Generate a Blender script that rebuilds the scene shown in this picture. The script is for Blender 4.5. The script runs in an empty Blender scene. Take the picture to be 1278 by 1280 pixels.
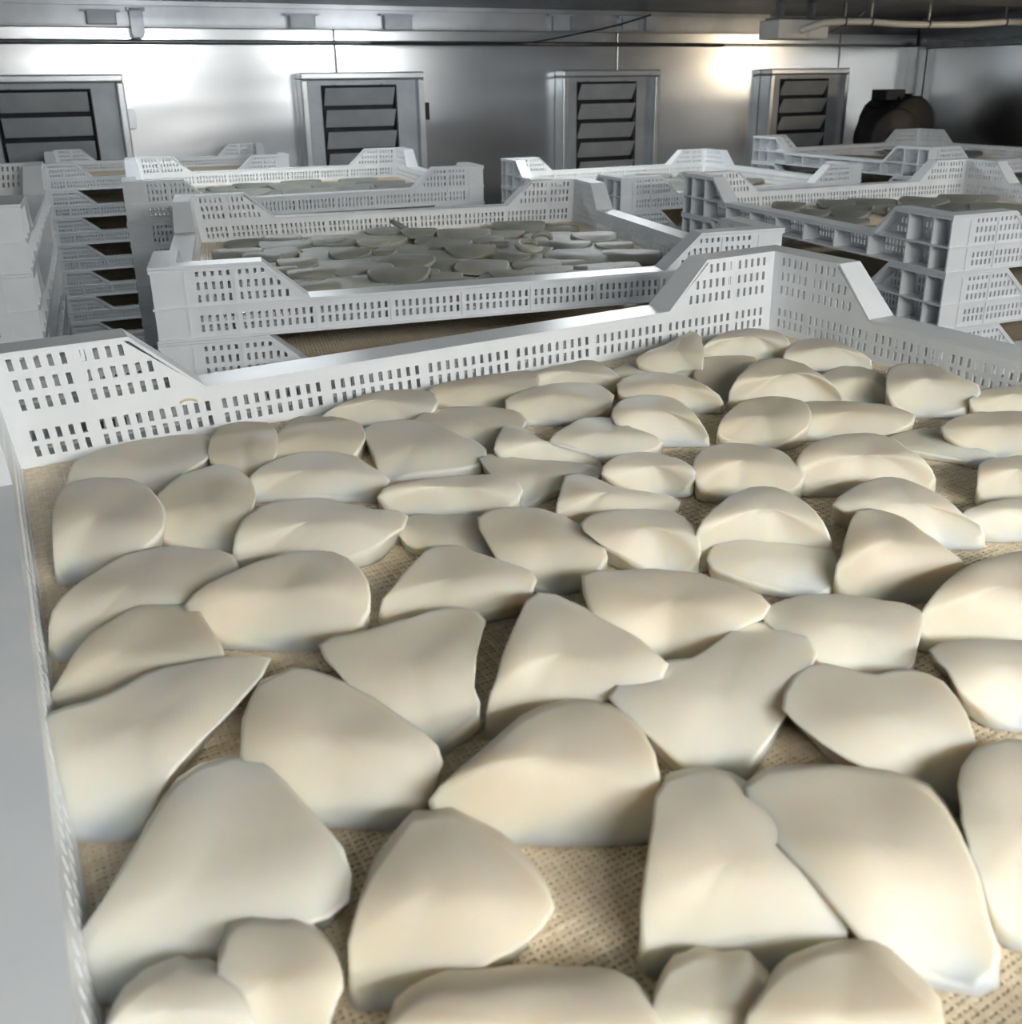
import bpy, math, random
from mathutils import Matrix, Vector

# ------------------------------------------------------------------ units
# lengths below are in "cells" (one rib spacing of a tray = 0.1 m); floor is z = 0
P = 0.1
FLOOR = -8.4
scn = bpy.context.scene
col = scn.collection

def pt(x, y, z):
    return Vector((x * P, y * P, (z - FLOOR) * P))

# ------------------------------------------------------------------ camera
cd = bpy.data.cameras.new('camera')
cam = bpy.data.objects.new('camera', cd)
col.objects.link(cam)
cd.sensor_fit = 'HORIZONTAL'
cd.sensor_width = 36.0
cd.lens = 32.44
cd.shift_x = -0.0035
cd.shift_y = -0.1088
cd.clip_start = 0.01
CR = Vector((0.86773, -0.49688, -0.01240))
CU = Vector((0.17304, 0.27862, 0.94468))
CF = Vector((0.46594, 0.82188, -0.32775))
m = Matrix((CR, CU, -CF)).transposed().to_4x4()
m.translation = pt(0.1004, -7.9781, 2.7995)
cam.matrix_world = m
scn.camera = cam
cd.dof.use_dof = True
cd.dof.focus_distance = 0.95
cd.dof.aperture_fstop = 16.0

# ------------------------------------------------------------------ world, exposure
w = bpy.data.worlds.new('world')
scn.world = w
w.use_nodes = True
w.node_tree.nodes['Background'].inputs[0].default_value = (0.84, 0.89, 0.94, 1)
w.node_tree.nodes['Background'].inputs[1].default_value = 0.28
scn.view_settings.view_transform = 'Standard'
scn.view_settings.look = 'None'
scn.view_settings.gamma = 1.0
scn.view_settings.exposure = 0.06
LAMP_KEY = 84.0
LAMP_COLD = 45.0
LAMP_WARM = 70.0

scn.cycles.max_bounces = 7
scn.cycles.diffuse_bounces = 3
scn.cycles.glossy_bounces = 4

# ---- measured outlines of the slices (cells)
SLICES_A = [
 ('grey flat slice lying in the far left corner against the slotted wall', 0.16, (0.1, 0.99), [(0.32,-0.67,0.01),(0.37,-0.57,0.05),(0.44,-0.49,0.06),(0.53,-0.43,0.06),(0.61,-0.39,0.06),(0.7,-0.36,0.06),(0.79,-0.34,0.06),(0.88,-0.33,0.06),(0.96,-0.32,0.05),(1.05,-0.33,0.05),(1.14,-0.34,0.05),(1.23,-0.37,0.05),(1.31,-0.41,0.05),(1.39,-0.5,0.05),(1.42,-0.71,0.06),(1.35,-0.95,0.06),(1.26,-1.05,0.05),(1.17,-1.11,0.04),(1.09,-1.14,0.02),(1.02,-1.17,-0.01),(0.94,-1.18,-0.04),(0.86,-1.16,-0.07),(0.79,-1.13,-0.08),(0.71,-1.1,-0.09),(0.63,-1.06,-0.09),(0.56,-1.01,-0.1),(0.48,-0.97,-0.09),(0.41,-0.92,-0.09),(0.34,-0.86,-0.08),(0.29,-0.77,-0.04)]),
 ('bright domed slice touching the left side wall, behind the long grey slab', 0.26, (0.05, 1.0), [(0.16,-1.68,0.16),(0.19,-1.51,0.16),(0.24,-1.32,0.16),(0.31,-1.2,0.15),(0.39,-1.17,0.14),(0.46,-1.17,0.14),(0.54,-1.19,0.13),(0.61,-1.24,0.13),(0.68,-1.32,0.14),(0.74,-1.44,0.14),(0.78,-1.61,0.15),(0.8,-1.81,0.16),(0.81,-2.0,0.16),(0.79,-2.16,0.15),(0.76,-2.27,0.13),(0.7,-2.32,0.1),(0.64,-2.33,0.07),(0.58,-2.33,0.04),(0.51,-2.33,0.01),(0.45,-2.31,-0.01),(0.39,-2.29,-0.04),(0.32,-2.27,-0.06),(0.26,-2.25,-0.08),(0.19,-2.22,-0.1),(0.13,-2.18,-0.09),(0.11,-2.13,-0.04),(0.11,-2.08,0.01),(0.12,-2.02,0.07),(0.13,-1.94,0.11),(0.14,-1.83,0.14)]),
 ('rounded slice right of the bright dome by the left wall', 0.24, (0.16, 0.99), [(0.77,-1.81,0.13),(0.82,-1.7,0.14),(0.89,-1.6,0.14),(0.96,-1.51,0.14),(1.03,-1.44,0.14),(1.11,-1.4,0.13),(1.19,-1.36,0.12),(1.27,-1.34,0.12),(1.34,-1.36,0.12),(1.39,-1.45,0.12),(1.42,-1.61,0.13),(1.43,-1.79,0.14),(1.42,-1.96,0.14),(1.39,-2.12,0.14),(1.34,-2.22,0.12),(1.29,-2.3,0.09),(1.24,-2.34,0.06),(1.2,-2.37,0.01),(1.17,-2.4,-0.04),(1.14,-2.42,-0.09),(1.08,-2.39,-0.1),(1.03,-2.35,-0.08),(0.98,-2.3,-0.07),(0.93,-2.26,-0.05),(0.87,-2.22,-0.04),(0.82,-2.18,-0.03),(0.77,-2.13,-0.01),(0.74,-2.07,0.02),(0.73,-2.01,0.07),(0.75,-1.92,0.1)]),
 ('long grey slab with arched back edge along the left wall', 0.22, (0.08, 1.0), [(0.05,-2.87,0.07),(0.1,-2.8,0.1),(0.17,-2.74,0.12),(0.24,-2.67,0.12),(0.32,-2.6,0.12),(0.4,-2.53,0.12),(0.49,-2.46,0.11),(0.58,-2.43,0.1),(0.67,-2.43,0.1),(0.76,-2.47,0.1),(0.84,-2.53,0.1),(0.92,-2.61,0.1),(1.0,-2.69,0.11),(1.06,-2.81,0.11),(1.05,-3.01,0.12),(0.97,-3.12,0.12),(0.88,-3.18,0.11),(0.8,-3.22,0.1),(0.72,-3.24,0.08),(0.65,-3.25,0.06),(0.57,-3.25,0.03),(0.5,-3.24,0.01),(0.42,-3.23,-0.02),(0.35,-3.21,-0.04),(0.27,-3.18,-0.07),(0.2,-3.16,-0.08),(0.12,-3.12,-0.1),(0.05,-3.07,-0.09),(0.01,-3.01,-0.04),(0.02,-2.94,0.02)]),
 ('narrow tapering slice by the left wall, behind the widest white slab', 0.2, (0.07, 1.0), [(-0.03,-3.51,-0.04),(0.01,-3.48,0.0),(0.06,-3.44,0.04),(0.1,-3.39,0.07),(0.15,-3.33,0.09),(0.21,-3.26,0.1),(0.27,-3.21,0.1),(0.34,-3.16,0.1),(0.42,-3.11,0.1),(0.5,-3.07,0.09),(0.58,-3.04,0.08),(0.65,-3.07,0.08),(0.71,-3.17,0.09),(0.75,-3.31,0.1),(0.76,-3.47,0.1),(0.77,-3.61,0.1),(0.78,-3.73,0.09),(0.77,-3.82,0.06),(0.7,-3.79,0.06),(0.64,-3.76,0.05),(0.57,-3.74,0.04),(0.5,-3.72,0.03),(0.43,-3.7,0.02),(0.37,-3.69,0.0),(0.3,-3.67,-0.02),(0.24,-3.66,-0.04),(0.17,-3.64,-0.06),(0.11,-3.62,-0.08),(0.04,-3.6,-0.1),(-0.02,-3.56,-0.09)]),
 ('widest white slab against the left wall with a diagonal right edge', 0.24, (0.07, 1.0), [(0.96,-3.99,0.12),(0.88,-4.13,0.13),(0.79,-4.23,0.14),(0.7,-4.32,0.14),(0.62,-4.39,0.14),(0.54,-4.43,0.12),(0.47,-4.47,0.1),(0.4,-4.5,0.07),(0.33,-4.53,0.03),(0.28,-4.57,-0.02),(0.23,-4.59,-0.07),(0.16,-4.57,-0.09),(0.08,-4.53,-0.1),(0.0,-4.48,-0.09),(-0.05,-4.41,-0.05),(-0.07,-4.34,-0.0),(-0.08,-4.26,0.05),(-0.08,-4.17,0.09),(-0.08,-4.05,0.12),(-0.05,-3.94,0.14),(0.04,-3.93,0.14),(0.12,-3.94,0.14),(0.21,-3.93,0.14),(0.3,-3.89,0.14),(0.39,-3.85,0.14),(0.49,-3.82,0.13),(0.58,-3.82,0.12),(0.68,-3.84,0.12),(0.78,-3.87,0.12),(0.88,-3.92,0.12)]),
 ('olive-shaded domed slab right of the widest white slab', 0.24, (0.27, 0.96), [(0.84,-4.2,0.14),(0.93,-4.15,0.12),(1.02,-4.13,0.12),(1.09,-4.19,0.12),(1.14,-4.29,0.13),(1.19,-4.41,0.14),(1.23,-4.52,0.14),(1.27,-4.62,0.14),(1.3,-4.72,0.14),(1.33,-4.82,0.14),(1.37,-4.9,0.13),(1.4,-4.98,0.11),(1.39,-5.05,0.08),(1.34,-5.09,0.04),(1.3,-5.11,-0.01),(1.24,-5.11,-0.06),(1.17,-5.09,-0.08),(1.1,-5.06,-0.09),(1.03,-5.02,-0.09),(0.97,-4.98,-0.09),(0.9,-4.93,-0.08),(0.84,-4.89,-0.07),(0.79,-4.84,-0.05),(0.74,-4.78,-0.01),(0.7,-4.72,0.02),(0.66,-4.66,0.06),(0.65,-4.59,0.09),(0.68,-4.51,0.13),(0.71,-4.41,0.14),(0.77,-4.3,0.14)]),
 ('large dim grey-brown slab near the lower left corner', 0.2, (0.11, 0.99), [(0.7,-4.59,0.08),(0.75,-4.73,0.09),(0.78,-4.89,0.1),(0.81,-5.04,0.1),(0.84,-5.18,0.1),(0.86,-5.3,0.1),(0.85,-5.41,0.08),(0.81,-5.49,0.05),(0.73,-5.5,0.03),(0.64,-5.48,0.02),(0.56,-5.45,0.01),(0.48,-5.43,-0.01),(0.39,-5.41,-0.02),(0.31,-5.39,-0.04),(0.23,-5.38,-0.06),(0.15,-5.36,-0.08),(0.07,-5.33,-0.09),(-0.01,-5.29,-0.1),(-0.08,-5.23,-0.08),(-0.1,-5.16,-0.04),(-0.06,-5.11,-0.0),(-0.0,-5.07,0.03),(0.06,-5.03,0.06),(0.12,-4.97,0.08),(0.18,-4.9,0.09),(0.24,-4.82,0.1),(0.31,-4.72,0.1),(0.39,-4.63,0.1),(0.49,-4.57,0.09),(0.59,-4.56,0.08)]),
 ('dark brown slice cut by the bottom edge at far left', 0.22, (0.04, 1.0), [(-0.03,-5.58,0.04),(-0.0,-5.58,0.08),(0.02,-5.58,0.1),(0.06,-5.57,0.12),(0.09,-5.56,0.12),(0.12,-5.54,0.12),(0.16,-5.52,0.11),(0.19,-5.5,0.1),(0.24,-5.5,0.1),(0.27,-5.54,0.1),(0.31,-5.58,0.11),(0.34,-5.63,0.12),(0.36,-5.68,0.12),(0.38,-5.73,0.12),(0.39,-5.78,0.11),(0.39,-5.81,0.09),(0.39,-5.82,0.05),(0.37,-5.82,0.01),(0.33,-5.8,-0.02),(0.3,-5.78,-0.04),(0.26,-5.76,-0.06),(0.22,-5.74,-0.07),(0.18,-5.72,-0.08),(0.14,-5.69,-0.09),(0.11,-5.67,-0.1),(0.07,-5.65,-0.09),(0.03,-5.63,-0.09),(-0.01,-5.61,-0.08),(-0.04,-5.59,-0.06),(-0.04,-5.58,-0.01)]),
 ('small dark brown rounded slice just below the large dim slab', 0.2, (0.17, 0.99), [(0.37,-5.51,0.1),(0.39,-5.46,0.1),(0.43,-5.42,0.08),(0.48,-5.43,0.08),(0.52,-5.46,0.08),(0.56,-5.49,0.08),(0.6,-5.53,0.09),(0.63,-5.57,0.09),(0.65,-5.63,0.1),(0.67,-5.68,0.1),(0.68,-5.74,0.1),(0.68,-5.79,0.1),(0.67,-5.82,0.08),(0.64,-5.84,0.06),(0.62,-5.85,0.03),(0.6,-5.86,-0.0),(0.57,-5.86,-0.04),(0.54,-5.85,-0.06),(0.5,-5.84,-0.08),(0.46,-5.82,-0.09),(0.42,-5.8,-0.1),(0.38,-5.77,-0.09),(0.35,-5.75,-0.07),(0.33,-5.72,-0.05),(0.31,-5.7,-0.01),(0.3,-5.68,0.02),(0.31,-5.65,0.05),(0.32,-5.62,0.08),(0.33,-5.59,0.1),(0.34,-5.55,0.1)]),
 ('domed slice with bright right half and brown left side, bottom centre', 0.25, (0.39, 0.92), [(1.13,-5.33,0.13),(1.2,-5.35,0.12),(1.27,-5.4,0.13),(1.31,-5.48,0.13),(1.34,-5.57,0.14),(1.36,-5.65,0.15),(1.38,-5.74,0.15),(1.39,-5.82,0.15),(1.4,-5.89,0.14),(1.39,-5.94,0.12),(1.33,-5.96,0.09),(1.27,-5.96,0.06),(1.21,-5.95,0.04),(1.15,-5.93,0.02),(1.09,-5.92,-0.01),(1.03,-5.9,-0.04),(0.97,-5.88,-0.06),(0.91,-5.85,-0.08),(0.85,-5.82,-0.09),(0.79,-5.79,-0.1),(0.74,-5.76,-0.09),(0.72,-5.72,-0.05),(0.73,-5.69,0.01),(0.74,-5.66,0.06),(0.77,-5.63,0.1),(0.81,-5.59,0.13),(0.86,-5.55,0.15),(0.91,-5.5,0.15),(0.98,-5.45,0.15),(1.05,-5.39,0.14)]),
 ('wide slice whose top edge only shows at the bottom centre', 0.22, (0.49, 0.87), [(0.73,-6.04,0.12),(0.79,-6.02,0.12),(0.86,-6.02,0.12),(0.92,-6.03,0.12),(0.99,-6.05,0.11),(1.06,-6.06,0.1),(1.13,-6.09,0.1),(1.19,-6.12,0.1),(1.25,-6.16,0.1),(1.31,-6.2,0.1),(1.36,-6.25,0.11),(1.4,-6.31,0.12),(1.43,-6.37,0.12),(1.44,-6.43,0.12),(1.45,-6.48,0.1),(1.41,-6.5,0.05),(1.37,-6.48,-0.0),(1.32,-6.46,-0.04),(1.26,-6.43,-0.07),(1.2,-6.39,-0.08),(1.14,-6.36,-0.09),(1.09,-6.33,-0.09),(1.03,-6.29,-0.1),(0.97,-6.26,-0.09),(0.91,-6.22,-0.09),(0.86,-6.19,-0.08),(0.8,-6.16,-0.06),(0.75,-6.12,-0.03),(0.71,-6.09,0.02),(0.7,-6.06,0.08)]),
 ('big cream dome in the lower middle above bare net', 0.28, (0.53, 0.85), [(1.25,-5.2,0.06),(1.3,-5.2,0.11),(1.38,-5.2,0.14),(1.45,-5.2,0.16),(1.54,-5.19,0.18),(1.63,-5.15,0.18),(1.73,-5.11,0.18),(1.84,-5.08,0.17),(1.94,-5.07,0.16),(2.04,-5.08,0.15),(2.11,-5.13,0.15),(2.14,-5.23,0.17),(2.15,-5.35,0.18),(2.15,-5.45,0.18),(2.12,-5.55,0.18),(2.09,-5.62,0.14),(2.07,-5.67,0.09),(2.05,-5.7,0.02),(2.01,-5.69,-0.05),(1.94,-5.66,-0.07),(1.87,-5.62,-0.08),(1.8,-5.58,-0.09),(1.73,-5.54,-0.09),(1.66,-5.5,-0.09),(1.59,-5.45,-0.1),(1.52,-5.41,-0.09),(1.45,-5.37,-0.08),(1.38,-5.32,-0.05),(1.32,-5.28,-0.03),(1.26,-5.23,-0.0)]),
 ('triangular slice pointing down towards a bare patch of net', 0.2, (0.38, 0.93), [(1.2,-3.97,0.1),(1.28,-3.94,0.1),(1.37,-3.96,0.1),(1.45,-3.98,0.1),(1.54,-3.98,0.1),(1.63,-3.98,0.1),(1.72,-3.97,0.09),(1.82,-3.96,0.09),(1.92,-3.96,0.08),(2.0,-4.0,0.08),(2.06,-4.08,0.08),(2.04,-4.22,0.1),(1.94,-4.35,0.1),(1.86,-4.46,0.1),(1.8,-4.56,0.09),(1.75,-4.64,0.06),(1.74,-4.72,0.03),(1.71,-4.77,-0.01),(1.64,-4.77,-0.04),(1.57,-4.77,-0.06),(1.51,-4.77,-0.1),(1.45,-4.73,-0.09),(1.41,-4.66,-0.06),(1.37,-4.6,-0.03),(1.34,-4.54,-0.0),(1.3,-4.47,0.02),(1.26,-4.39,0.05),(1.23,-4.31,0.07),(1.21,-4.21,0.09),(1.19,-4.11,0.1)]),
 ('very bright wedge-shaped slice with glossy front edge, mid tray', 0.3, (0.55, 0.84), [(2.13,-4.41,0.2),(2.25,-4.28,0.19),(2.37,-4.21,0.17),(2.44,-4.28,0.17),(2.46,-4.39,0.18),(2.47,-4.51,0.2),(2.48,-4.63,0.2),(2.5,-4.73,0.2),(2.52,-4.82,0.2),(2.54,-4.92,0.2),(2.56,-5.0,0.18),(2.57,-5.08,0.16),(2.51,-5.11,0.12),(2.43,-5.1,0.1),(2.36,-5.07,0.08),(2.29,-5.04,0.06),(2.21,-5.01,0.04),(2.14,-4.98,0.02),(2.07,-4.95,0.0),(2.0,-4.92,-0.02),(1.94,-4.9,-0.04),(1.87,-4.87,-0.08),(1.8,-4.84,-0.1),(1.74,-4.79,-0.07),(1.75,-4.76,0.0),(1.78,-4.74,0.07),(1.83,-4.71,0.12),(1.88,-4.66,0.16),(1.94,-4.6,0.19),(2.03,-4.51,0.2)]),
 ('almond-shaped dome right behind the very bright wedge', 0.28, (0.65, 0.76), [(2.67,-4.18,0.17),(2.78,-4.16,0.16),(2.85,-4.21,0.16),(2.94,-4.23,0.15),(3.03,-4.27,0.15),(3.1,-4.31,0.15),(3.16,-4.37,0.15),(3.22,-4.44,0.16),(3.26,-4.52,0.17),(3.29,-4.61,0.17),(3.32,-4.69,0.18),(3.35,-4.78,0.18),(3.37,-4.86,0.18),(3.35,-4.96,0.17),(3.26,-5.0,0.14),(3.18,-4.98,0.12),(3.11,-4.96,0.09),(3.05,-4.95,0.04),(3.0,-4.92,-0.02),(2.94,-4.89,-0.05),(2.87,-4.85,-0.08),(2.81,-4.81,-0.1),(2.74,-4.77,-0.08),(2.68,-4.73,-0.04),(2.62,-4.69,0.0),(2.57,-4.65,0.05),(2.53,-4.61,0.1),(2.51,-4.54,0.14),(2.52,-4.46,0.17),(2.57,-4.34,0.18)]),
 ('broad slice tapering to a pale point at its front', 0.2, (0.7, 0.72), [(2.44,-4.98,0.1),(2.55,-4.98,0.1),(2.65,-5.0,0.1),(2.74,-5.04,0.1),(2.85,-5.02,0.1),(2.99,-4.98,0.1),(3.15,-4.92,0.09),(3.27,-4.92,0.08),(3.35,-4.98,0.08),(3.39,-5.07,0.09),(3.39,-5.18,0.09),(3.33,-5.31,0.1),(3.19,-5.4,0.1),(3.06,-5.46,0.1),(2.96,-5.53,0.08),(2.85,-5.56,0.06),(2.76,-5.59,0.03),(2.67,-5.61,0.0),(2.59,-5.63,-0.03),(2.52,-5.64,-0.06),(2.44,-5.65,-0.1),(2.4,-5.59,-0.07),(2.37,-5.52,-0.05),(2.33,-5.46,-0.02),(2.3,-5.39,0.01),(2.28,-5.32,0.03),(2.25,-5.24,0.05),(2.23,-5.16,0.07),(2.23,-5.06,0.09),(2.33,-5.0,0.1)]),
 ('pinkish-white slab with a shaded hollow at its back, right side', 0.22, (0.82, 0.57), [(2.83,-5.56,0.12),(2.92,-5.48,0.12),(3.06,-5.4,0.11),(3.19,-5.36,0.1),(3.28,-5.39,0.1),(3.33,-5.46,0.1),(3.35,-5.54,0.11),(3.41,-5.6,0.11),(3.51,-5.62,0.11),(3.59,-5.66,0.11),(3.63,-5.72,0.11),(3.62,-5.81,0.12),(3.57,-5.91,0.12),(3.51,-6.0,0.12),(3.46,-6.07,0.1),(3.41,-6.13,0.07),(3.36,-6.17,0.03),(3.31,-6.2,-0.02),(3.25,-6.21,-0.07),(3.19,-6.19,-0.1),(3.12,-6.15,-0.09),(3.08,-6.11,-0.06),(3.04,-6.06,-0.03),(3.0,-6.01,-0.01),(2.96,-5.95,0.02),(2.92,-5.9,0.04),(2.88,-5.85,0.06),(2.85,-5.79,0.08),(2.83,-5.72,0.1),(2.82,-5.65,0.11)]),
 ('shield-shaped slice right of the almond-shaped dome', 0.2, (0.79, 0.61), [(3.36,-4.9,0.1),(3.47,-4.87,0.1),(3.58,-4.86,0.09),(3.67,-4.87,0.09),(3.75,-4.89,0.08),(3.83,-4.93,0.08),(3.89,-4.97,0.08),(3.93,-5.02,0.08),(3.97,-5.08,0.09),(4.01,-5.14,0.09),(4.05,-5.2,0.1),(4.08,-5.25,0.1),(4.09,-5.32,0.1),(4.0,-5.41,0.1),(3.91,-5.46,0.09),(3.84,-5.5,0.05),(3.79,-5.53,0.01),(3.74,-5.53,-0.04),(3.68,-5.51,-0.07),(3.62,-5.49,-0.09),(3.56,-5.45,-0.1),(3.52,-5.41,-0.07),(3.47,-5.37,-0.05),(3.42,-5.33,-0.02),(3.38,-5.28,0.0),(3.35,-5.24,0.03),(3.33,-5.18,0.06),(3.31,-5.12,0.08),(3.29,-5.06,0.09),(3.29,-4.98,0.1)]),
 ('tan dome cut by the right edge, halfway up the tray', 0.28, (0.87, 0.49), [(4.05,-5.34,0.09),(4.11,-5.33,0.13),(4.21,-5.31,0.17),(4.33,-5.28,0.18),(4.46,-5.25,0.18),(4.61,-5.23,0.18),(4.74,-5.22,0.17),(4.86,-5.23,0.16),(4.98,-5.24,0.16),(5.1,-5.26,0.15),(5.17,-5.3,0.15),(5.18,-5.38,0.16),(5.13,-5.48,0.17),(5.03,-5.59,0.18),(4.92,-5.68,0.18),(4.83,-5.74,0.15),(4.78,-5.78,0.09),(4.75,-5.8,0.02),(4.71,-5.78,-0.03),(4.64,-5.75,-0.05),(4.58,-5.71,-0.06),(4.51,-5.67,-0.07),(4.45,-5.64,-0.08),(4.38,-5.6,-0.09),(4.31,-5.56,-0.1),(4.25,-5.52,-0.09),(4.18,-5.48,-0.08),(4.12,-5.44,-0.06),(4.06,-5.39,-0.03),(4.01,-5.35,0.02)]),
 ('shaded slice at the right edge just below the tan dome', 0.2, (0.88, 0.47), [(3.81,-5.58,0.1),(3.92,-5.56,0.09),(4.01,-5.57,0.08),(4.08,-5.59,0.08),(4.14,-5.63,0.08),(4.19,-5.66,0.08),(4.24,-5.7,0.08),(4.28,-5.74,0.09),(4.33,-5.78,0.09),(4.38,-5.82,0.09),(4.41,-5.87,0.09),(4.4,-5.93,0.1),(4.33,-6.0,0.1),(4.27,-6.06,0.1),(4.21,-6.1,0.07),(4.18,-6.13,0.03),(4.14,-6.14,-0.01),(4.09,-6.12,-0.05),(4.04,-6.1,-0.07),(3.98,-6.07,-0.08),(3.93,-6.04,-0.1),(3.88,-6.01,-0.09),(3.84,-5.98,-0.07),(3.79,-5.94,-0.04),(3.76,-5.91,-0.01),(3.73,-5.87,0.02),(3.71,-5.83,0.05),(3.72,-5.78,0.08),(3.74,-5.73,0.1),(3.76,-5.66,0.1)]),
 ('left one of the two biggest cream slabs at lower right', 0.26, (0.72, 0.69), [(1.89,-5.83,0.16),(1.98,-5.73,0.16),(2.09,-5.66,0.14),(2.19,-5.67,0.13),(2.26,-5.73,0.14),(2.3,-5.81,0.15),(2.32,-5.9,0.15),(2.32,-5.99,0.16),(2.33,-6.08,0.16),(2.33,-6.17,0.16),(2.32,-6.24,0.15),(2.32,-6.31,0.13),(2.31,-6.37,0.1),(2.29,-6.42,0.05),(2.26,-6.45,0.0),(2.2,-6.45,-0.05),(2.13,-6.42,-0.07),(2.06,-6.39,-0.08),(1.99,-6.36,-0.09),(1.93,-6.32,-0.09),(1.86,-6.28,-0.09),(1.8,-6.24,-0.08),(1.73,-6.2,-0.09),(1.66,-6.16,-0.1),(1.63,-6.12,-0.05),(1.65,-6.08,0.01),(1.67,-6.05,0.06),(1.71,-6.01,0.1),(1.76,-5.96,0.14),(1.82,-5.9,0.16)]),
 ('right one of the two biggest cream slabs at lower right', 0.27, (0.83, 0.56), [(2.31,-5.86,0.16),(2.44,-5.84,0.15),(2.55,-5.87,0.14),(2.64,-5.91,0.14),(2.72,-5.96,0.14),(2.8,-6.03,0.14),(2.85,-6.1,0.15),(2.88,-6.18,0.16),(2.9,-6.27,0.17),(2.87,-6.36,0.17),(2.82,-6.45,0.17),(2.77,-6.53,0.16),(2.73,-6.6,0.14),(2.7,-6.65,0.1),(2.67,-6.7,0.05),(2.66,-6.75,-0.0),(2.62,-6.77,-0.06),(2.54,-6.75,-0.1),(2.48,-6.7,-0.09),(2.42,-6.65,-0.07),(2.36,-6.6,-0.04),(2.31,-6.55,-0.01),(2.27,-6.5,0.02),(2.25,-6.44,0.06),(2.23,-6.38,0.1),(2.22,-6.32,0.13),(2.21,-6.25,0.15),(2.2,-6.17,0.17),(2.21,-6.08,0.17),(2.23,-5.98,0.17)]),
 ('olive-shaded slab cut by the right edge beside the biggest slabs', 0.25, (0.9, 0.43), [(3.05,-6.28,0.15),(3.16,-6.22,0.15),(3.29,-6.18,0.14),(3.4,-6.18,0.13),(3.49,-6.2,0.13),(3.56,-6.24,0.12),(3.61,-6.29,0.13),(3.59,-6.37,0.14),(3.52,-6.45,0.15),(3.44,-6.52,0.15),(3.35,-6.58,0.15),(3.28,-6.63,0.14),(3.22,-6.67,0.12),(3.16,-6.71,0.1),(3.12,-6.74,0.06),(3.08,-6.77,0.03),(3.04,-6.8,-0.02),(3.01,-6.82,-0.06),(2.96,-6.82,-0.1),(2.9,-6.78,-0.09),(2.85,-6.75,-0.08),(2.81,-6.71,-0.07),(2.78,-6.67,-0.04),(2.78,-6.63,-0.0),(2.79,-6.59,0.04),(2.81,-6.55,0.07),(2.83,-6.5,0.1),(2.86,-6.46,0.13),(2.91,-6.4,0.14),(2.97,-6.35,0.15)]),
 ('dome cut by the bottom edge below the biggest slabs', 0.22, (0.82, 0.57), [(1.66,-6.57,0.08),(1.69,-6.55,0.11),(1.75,-6.54,0.12),(1.81,-6.52,0.12),(1.88,-6.51,0.12),(1.96,-6.51,0.11),(2.03,-6.52,0.11),(2.1,-6.53,0.1),(2.16,-6.56,0.1),(2.18,-6.6,0.11),(2.19,-6.66,0.12),(2.19,-6.71,0.12),(2.19,-6.76,0.12),(2.19,-6.81,0.12),(2.2,-6.85,0.11),(2.18,-6.88,0.08),(2.16,-6.9,0.04),(2.13,-6.9,-0.01),(2.09,-6.9,-0.04),(2.04,-6.87,-0.06),(1.99,-6.85,-0.08),(1.94,-6.82,-0.09),(1.9,-6.8,-0.09),(1.85,-6.77,-0.1),(1.8,-6.74,-0.09),(1.75,-6.71,-0.08),(1.71,-6.68,-0.07),(1.67,-6.65,-0.04),(1.65,-6.62,0.0),(1.64,-6.59,0.04)]),
 ('small tan slice at the bottom edge, left of another cut dome', 0.17, (0.71, 0.7), [(1.44,-6.4,0.03),(1.46,-6.38,0.05),(1.48,-6.36,0.07),(1.52,-6.33,0.07),(1.56,-6.31,0.07),(1.61,-6.29,0.07),(1.67,-6.29,0.06),(1.71,-6.29,0.06),(1.76,-6.31,0.05),(1.79,-6.34,0.05),(1.82,-6.37,0.06),(1.84,-6.41,0.07),(1.84,-6.45,0.07),(1.84,-6.5,0.07),(1.82,-6.53,0.07),(1.8,-6.56,0.06),(1.78,-6.59,0.04),(1.76,-6.6,0.02),(1.75,-6.61,-0.01),(1.72,-6.62,-0.04),(1.69,-6.61,-0.07),(1.65,-6.59,-0.08),(1.62,-6.58,-0.09),(1.58,-6.56,-0.09),(1.54,-6.54,-0.1),(1.51,-6.51,-0.09),(1.48,-6.49,-0.08),(1.46,-6.47,-0.06),(1.44,-6.45,-0.03),(1.44,-6.42,0.0)]),
 ('small slice with dark back edge close to the far wall, at left', 0.2, (0.21, 0.98), [(1.31,-0.95,0.08),(1.34,-0.85,0.1),(1.38,-0.73,0.1),(1.44,-0.61,0.1),(1.5,-0.5,0.1),(1.57,-0.42,0.09),(1.63,-0.39,0.08),(1.69,-0.39,0.08),(1.75,-0.41,0.08),(1.8,-0.45,0.08),(1.85,-0.49,0.08),(1.89,-0.56,0.09),(1.91,-0.68,0.09),(1.89,-0.86,0.1),(1.85,-1.02,0.1),(1.81,-1.15,0.1),(1.78,-1.24,0.08),(1.73,-1.3,0.05),(1.69,-1.33,0.02),(1.65,-1.35,-0.01),(1.61,-1.36,-0.04),(1.57,-1.36,-0.08),(1.53,-1.34,-0.1),(1.48,-1.31,-0.09),(1.45,-1.27,-0.06),(1.41,-1.23,-0.04),(1.38,-1.19,-0.02),(1.35,-1.15,0.0),(1.32,-1.09,0.03),(1.3,-1.03,0.05)]),
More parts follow.
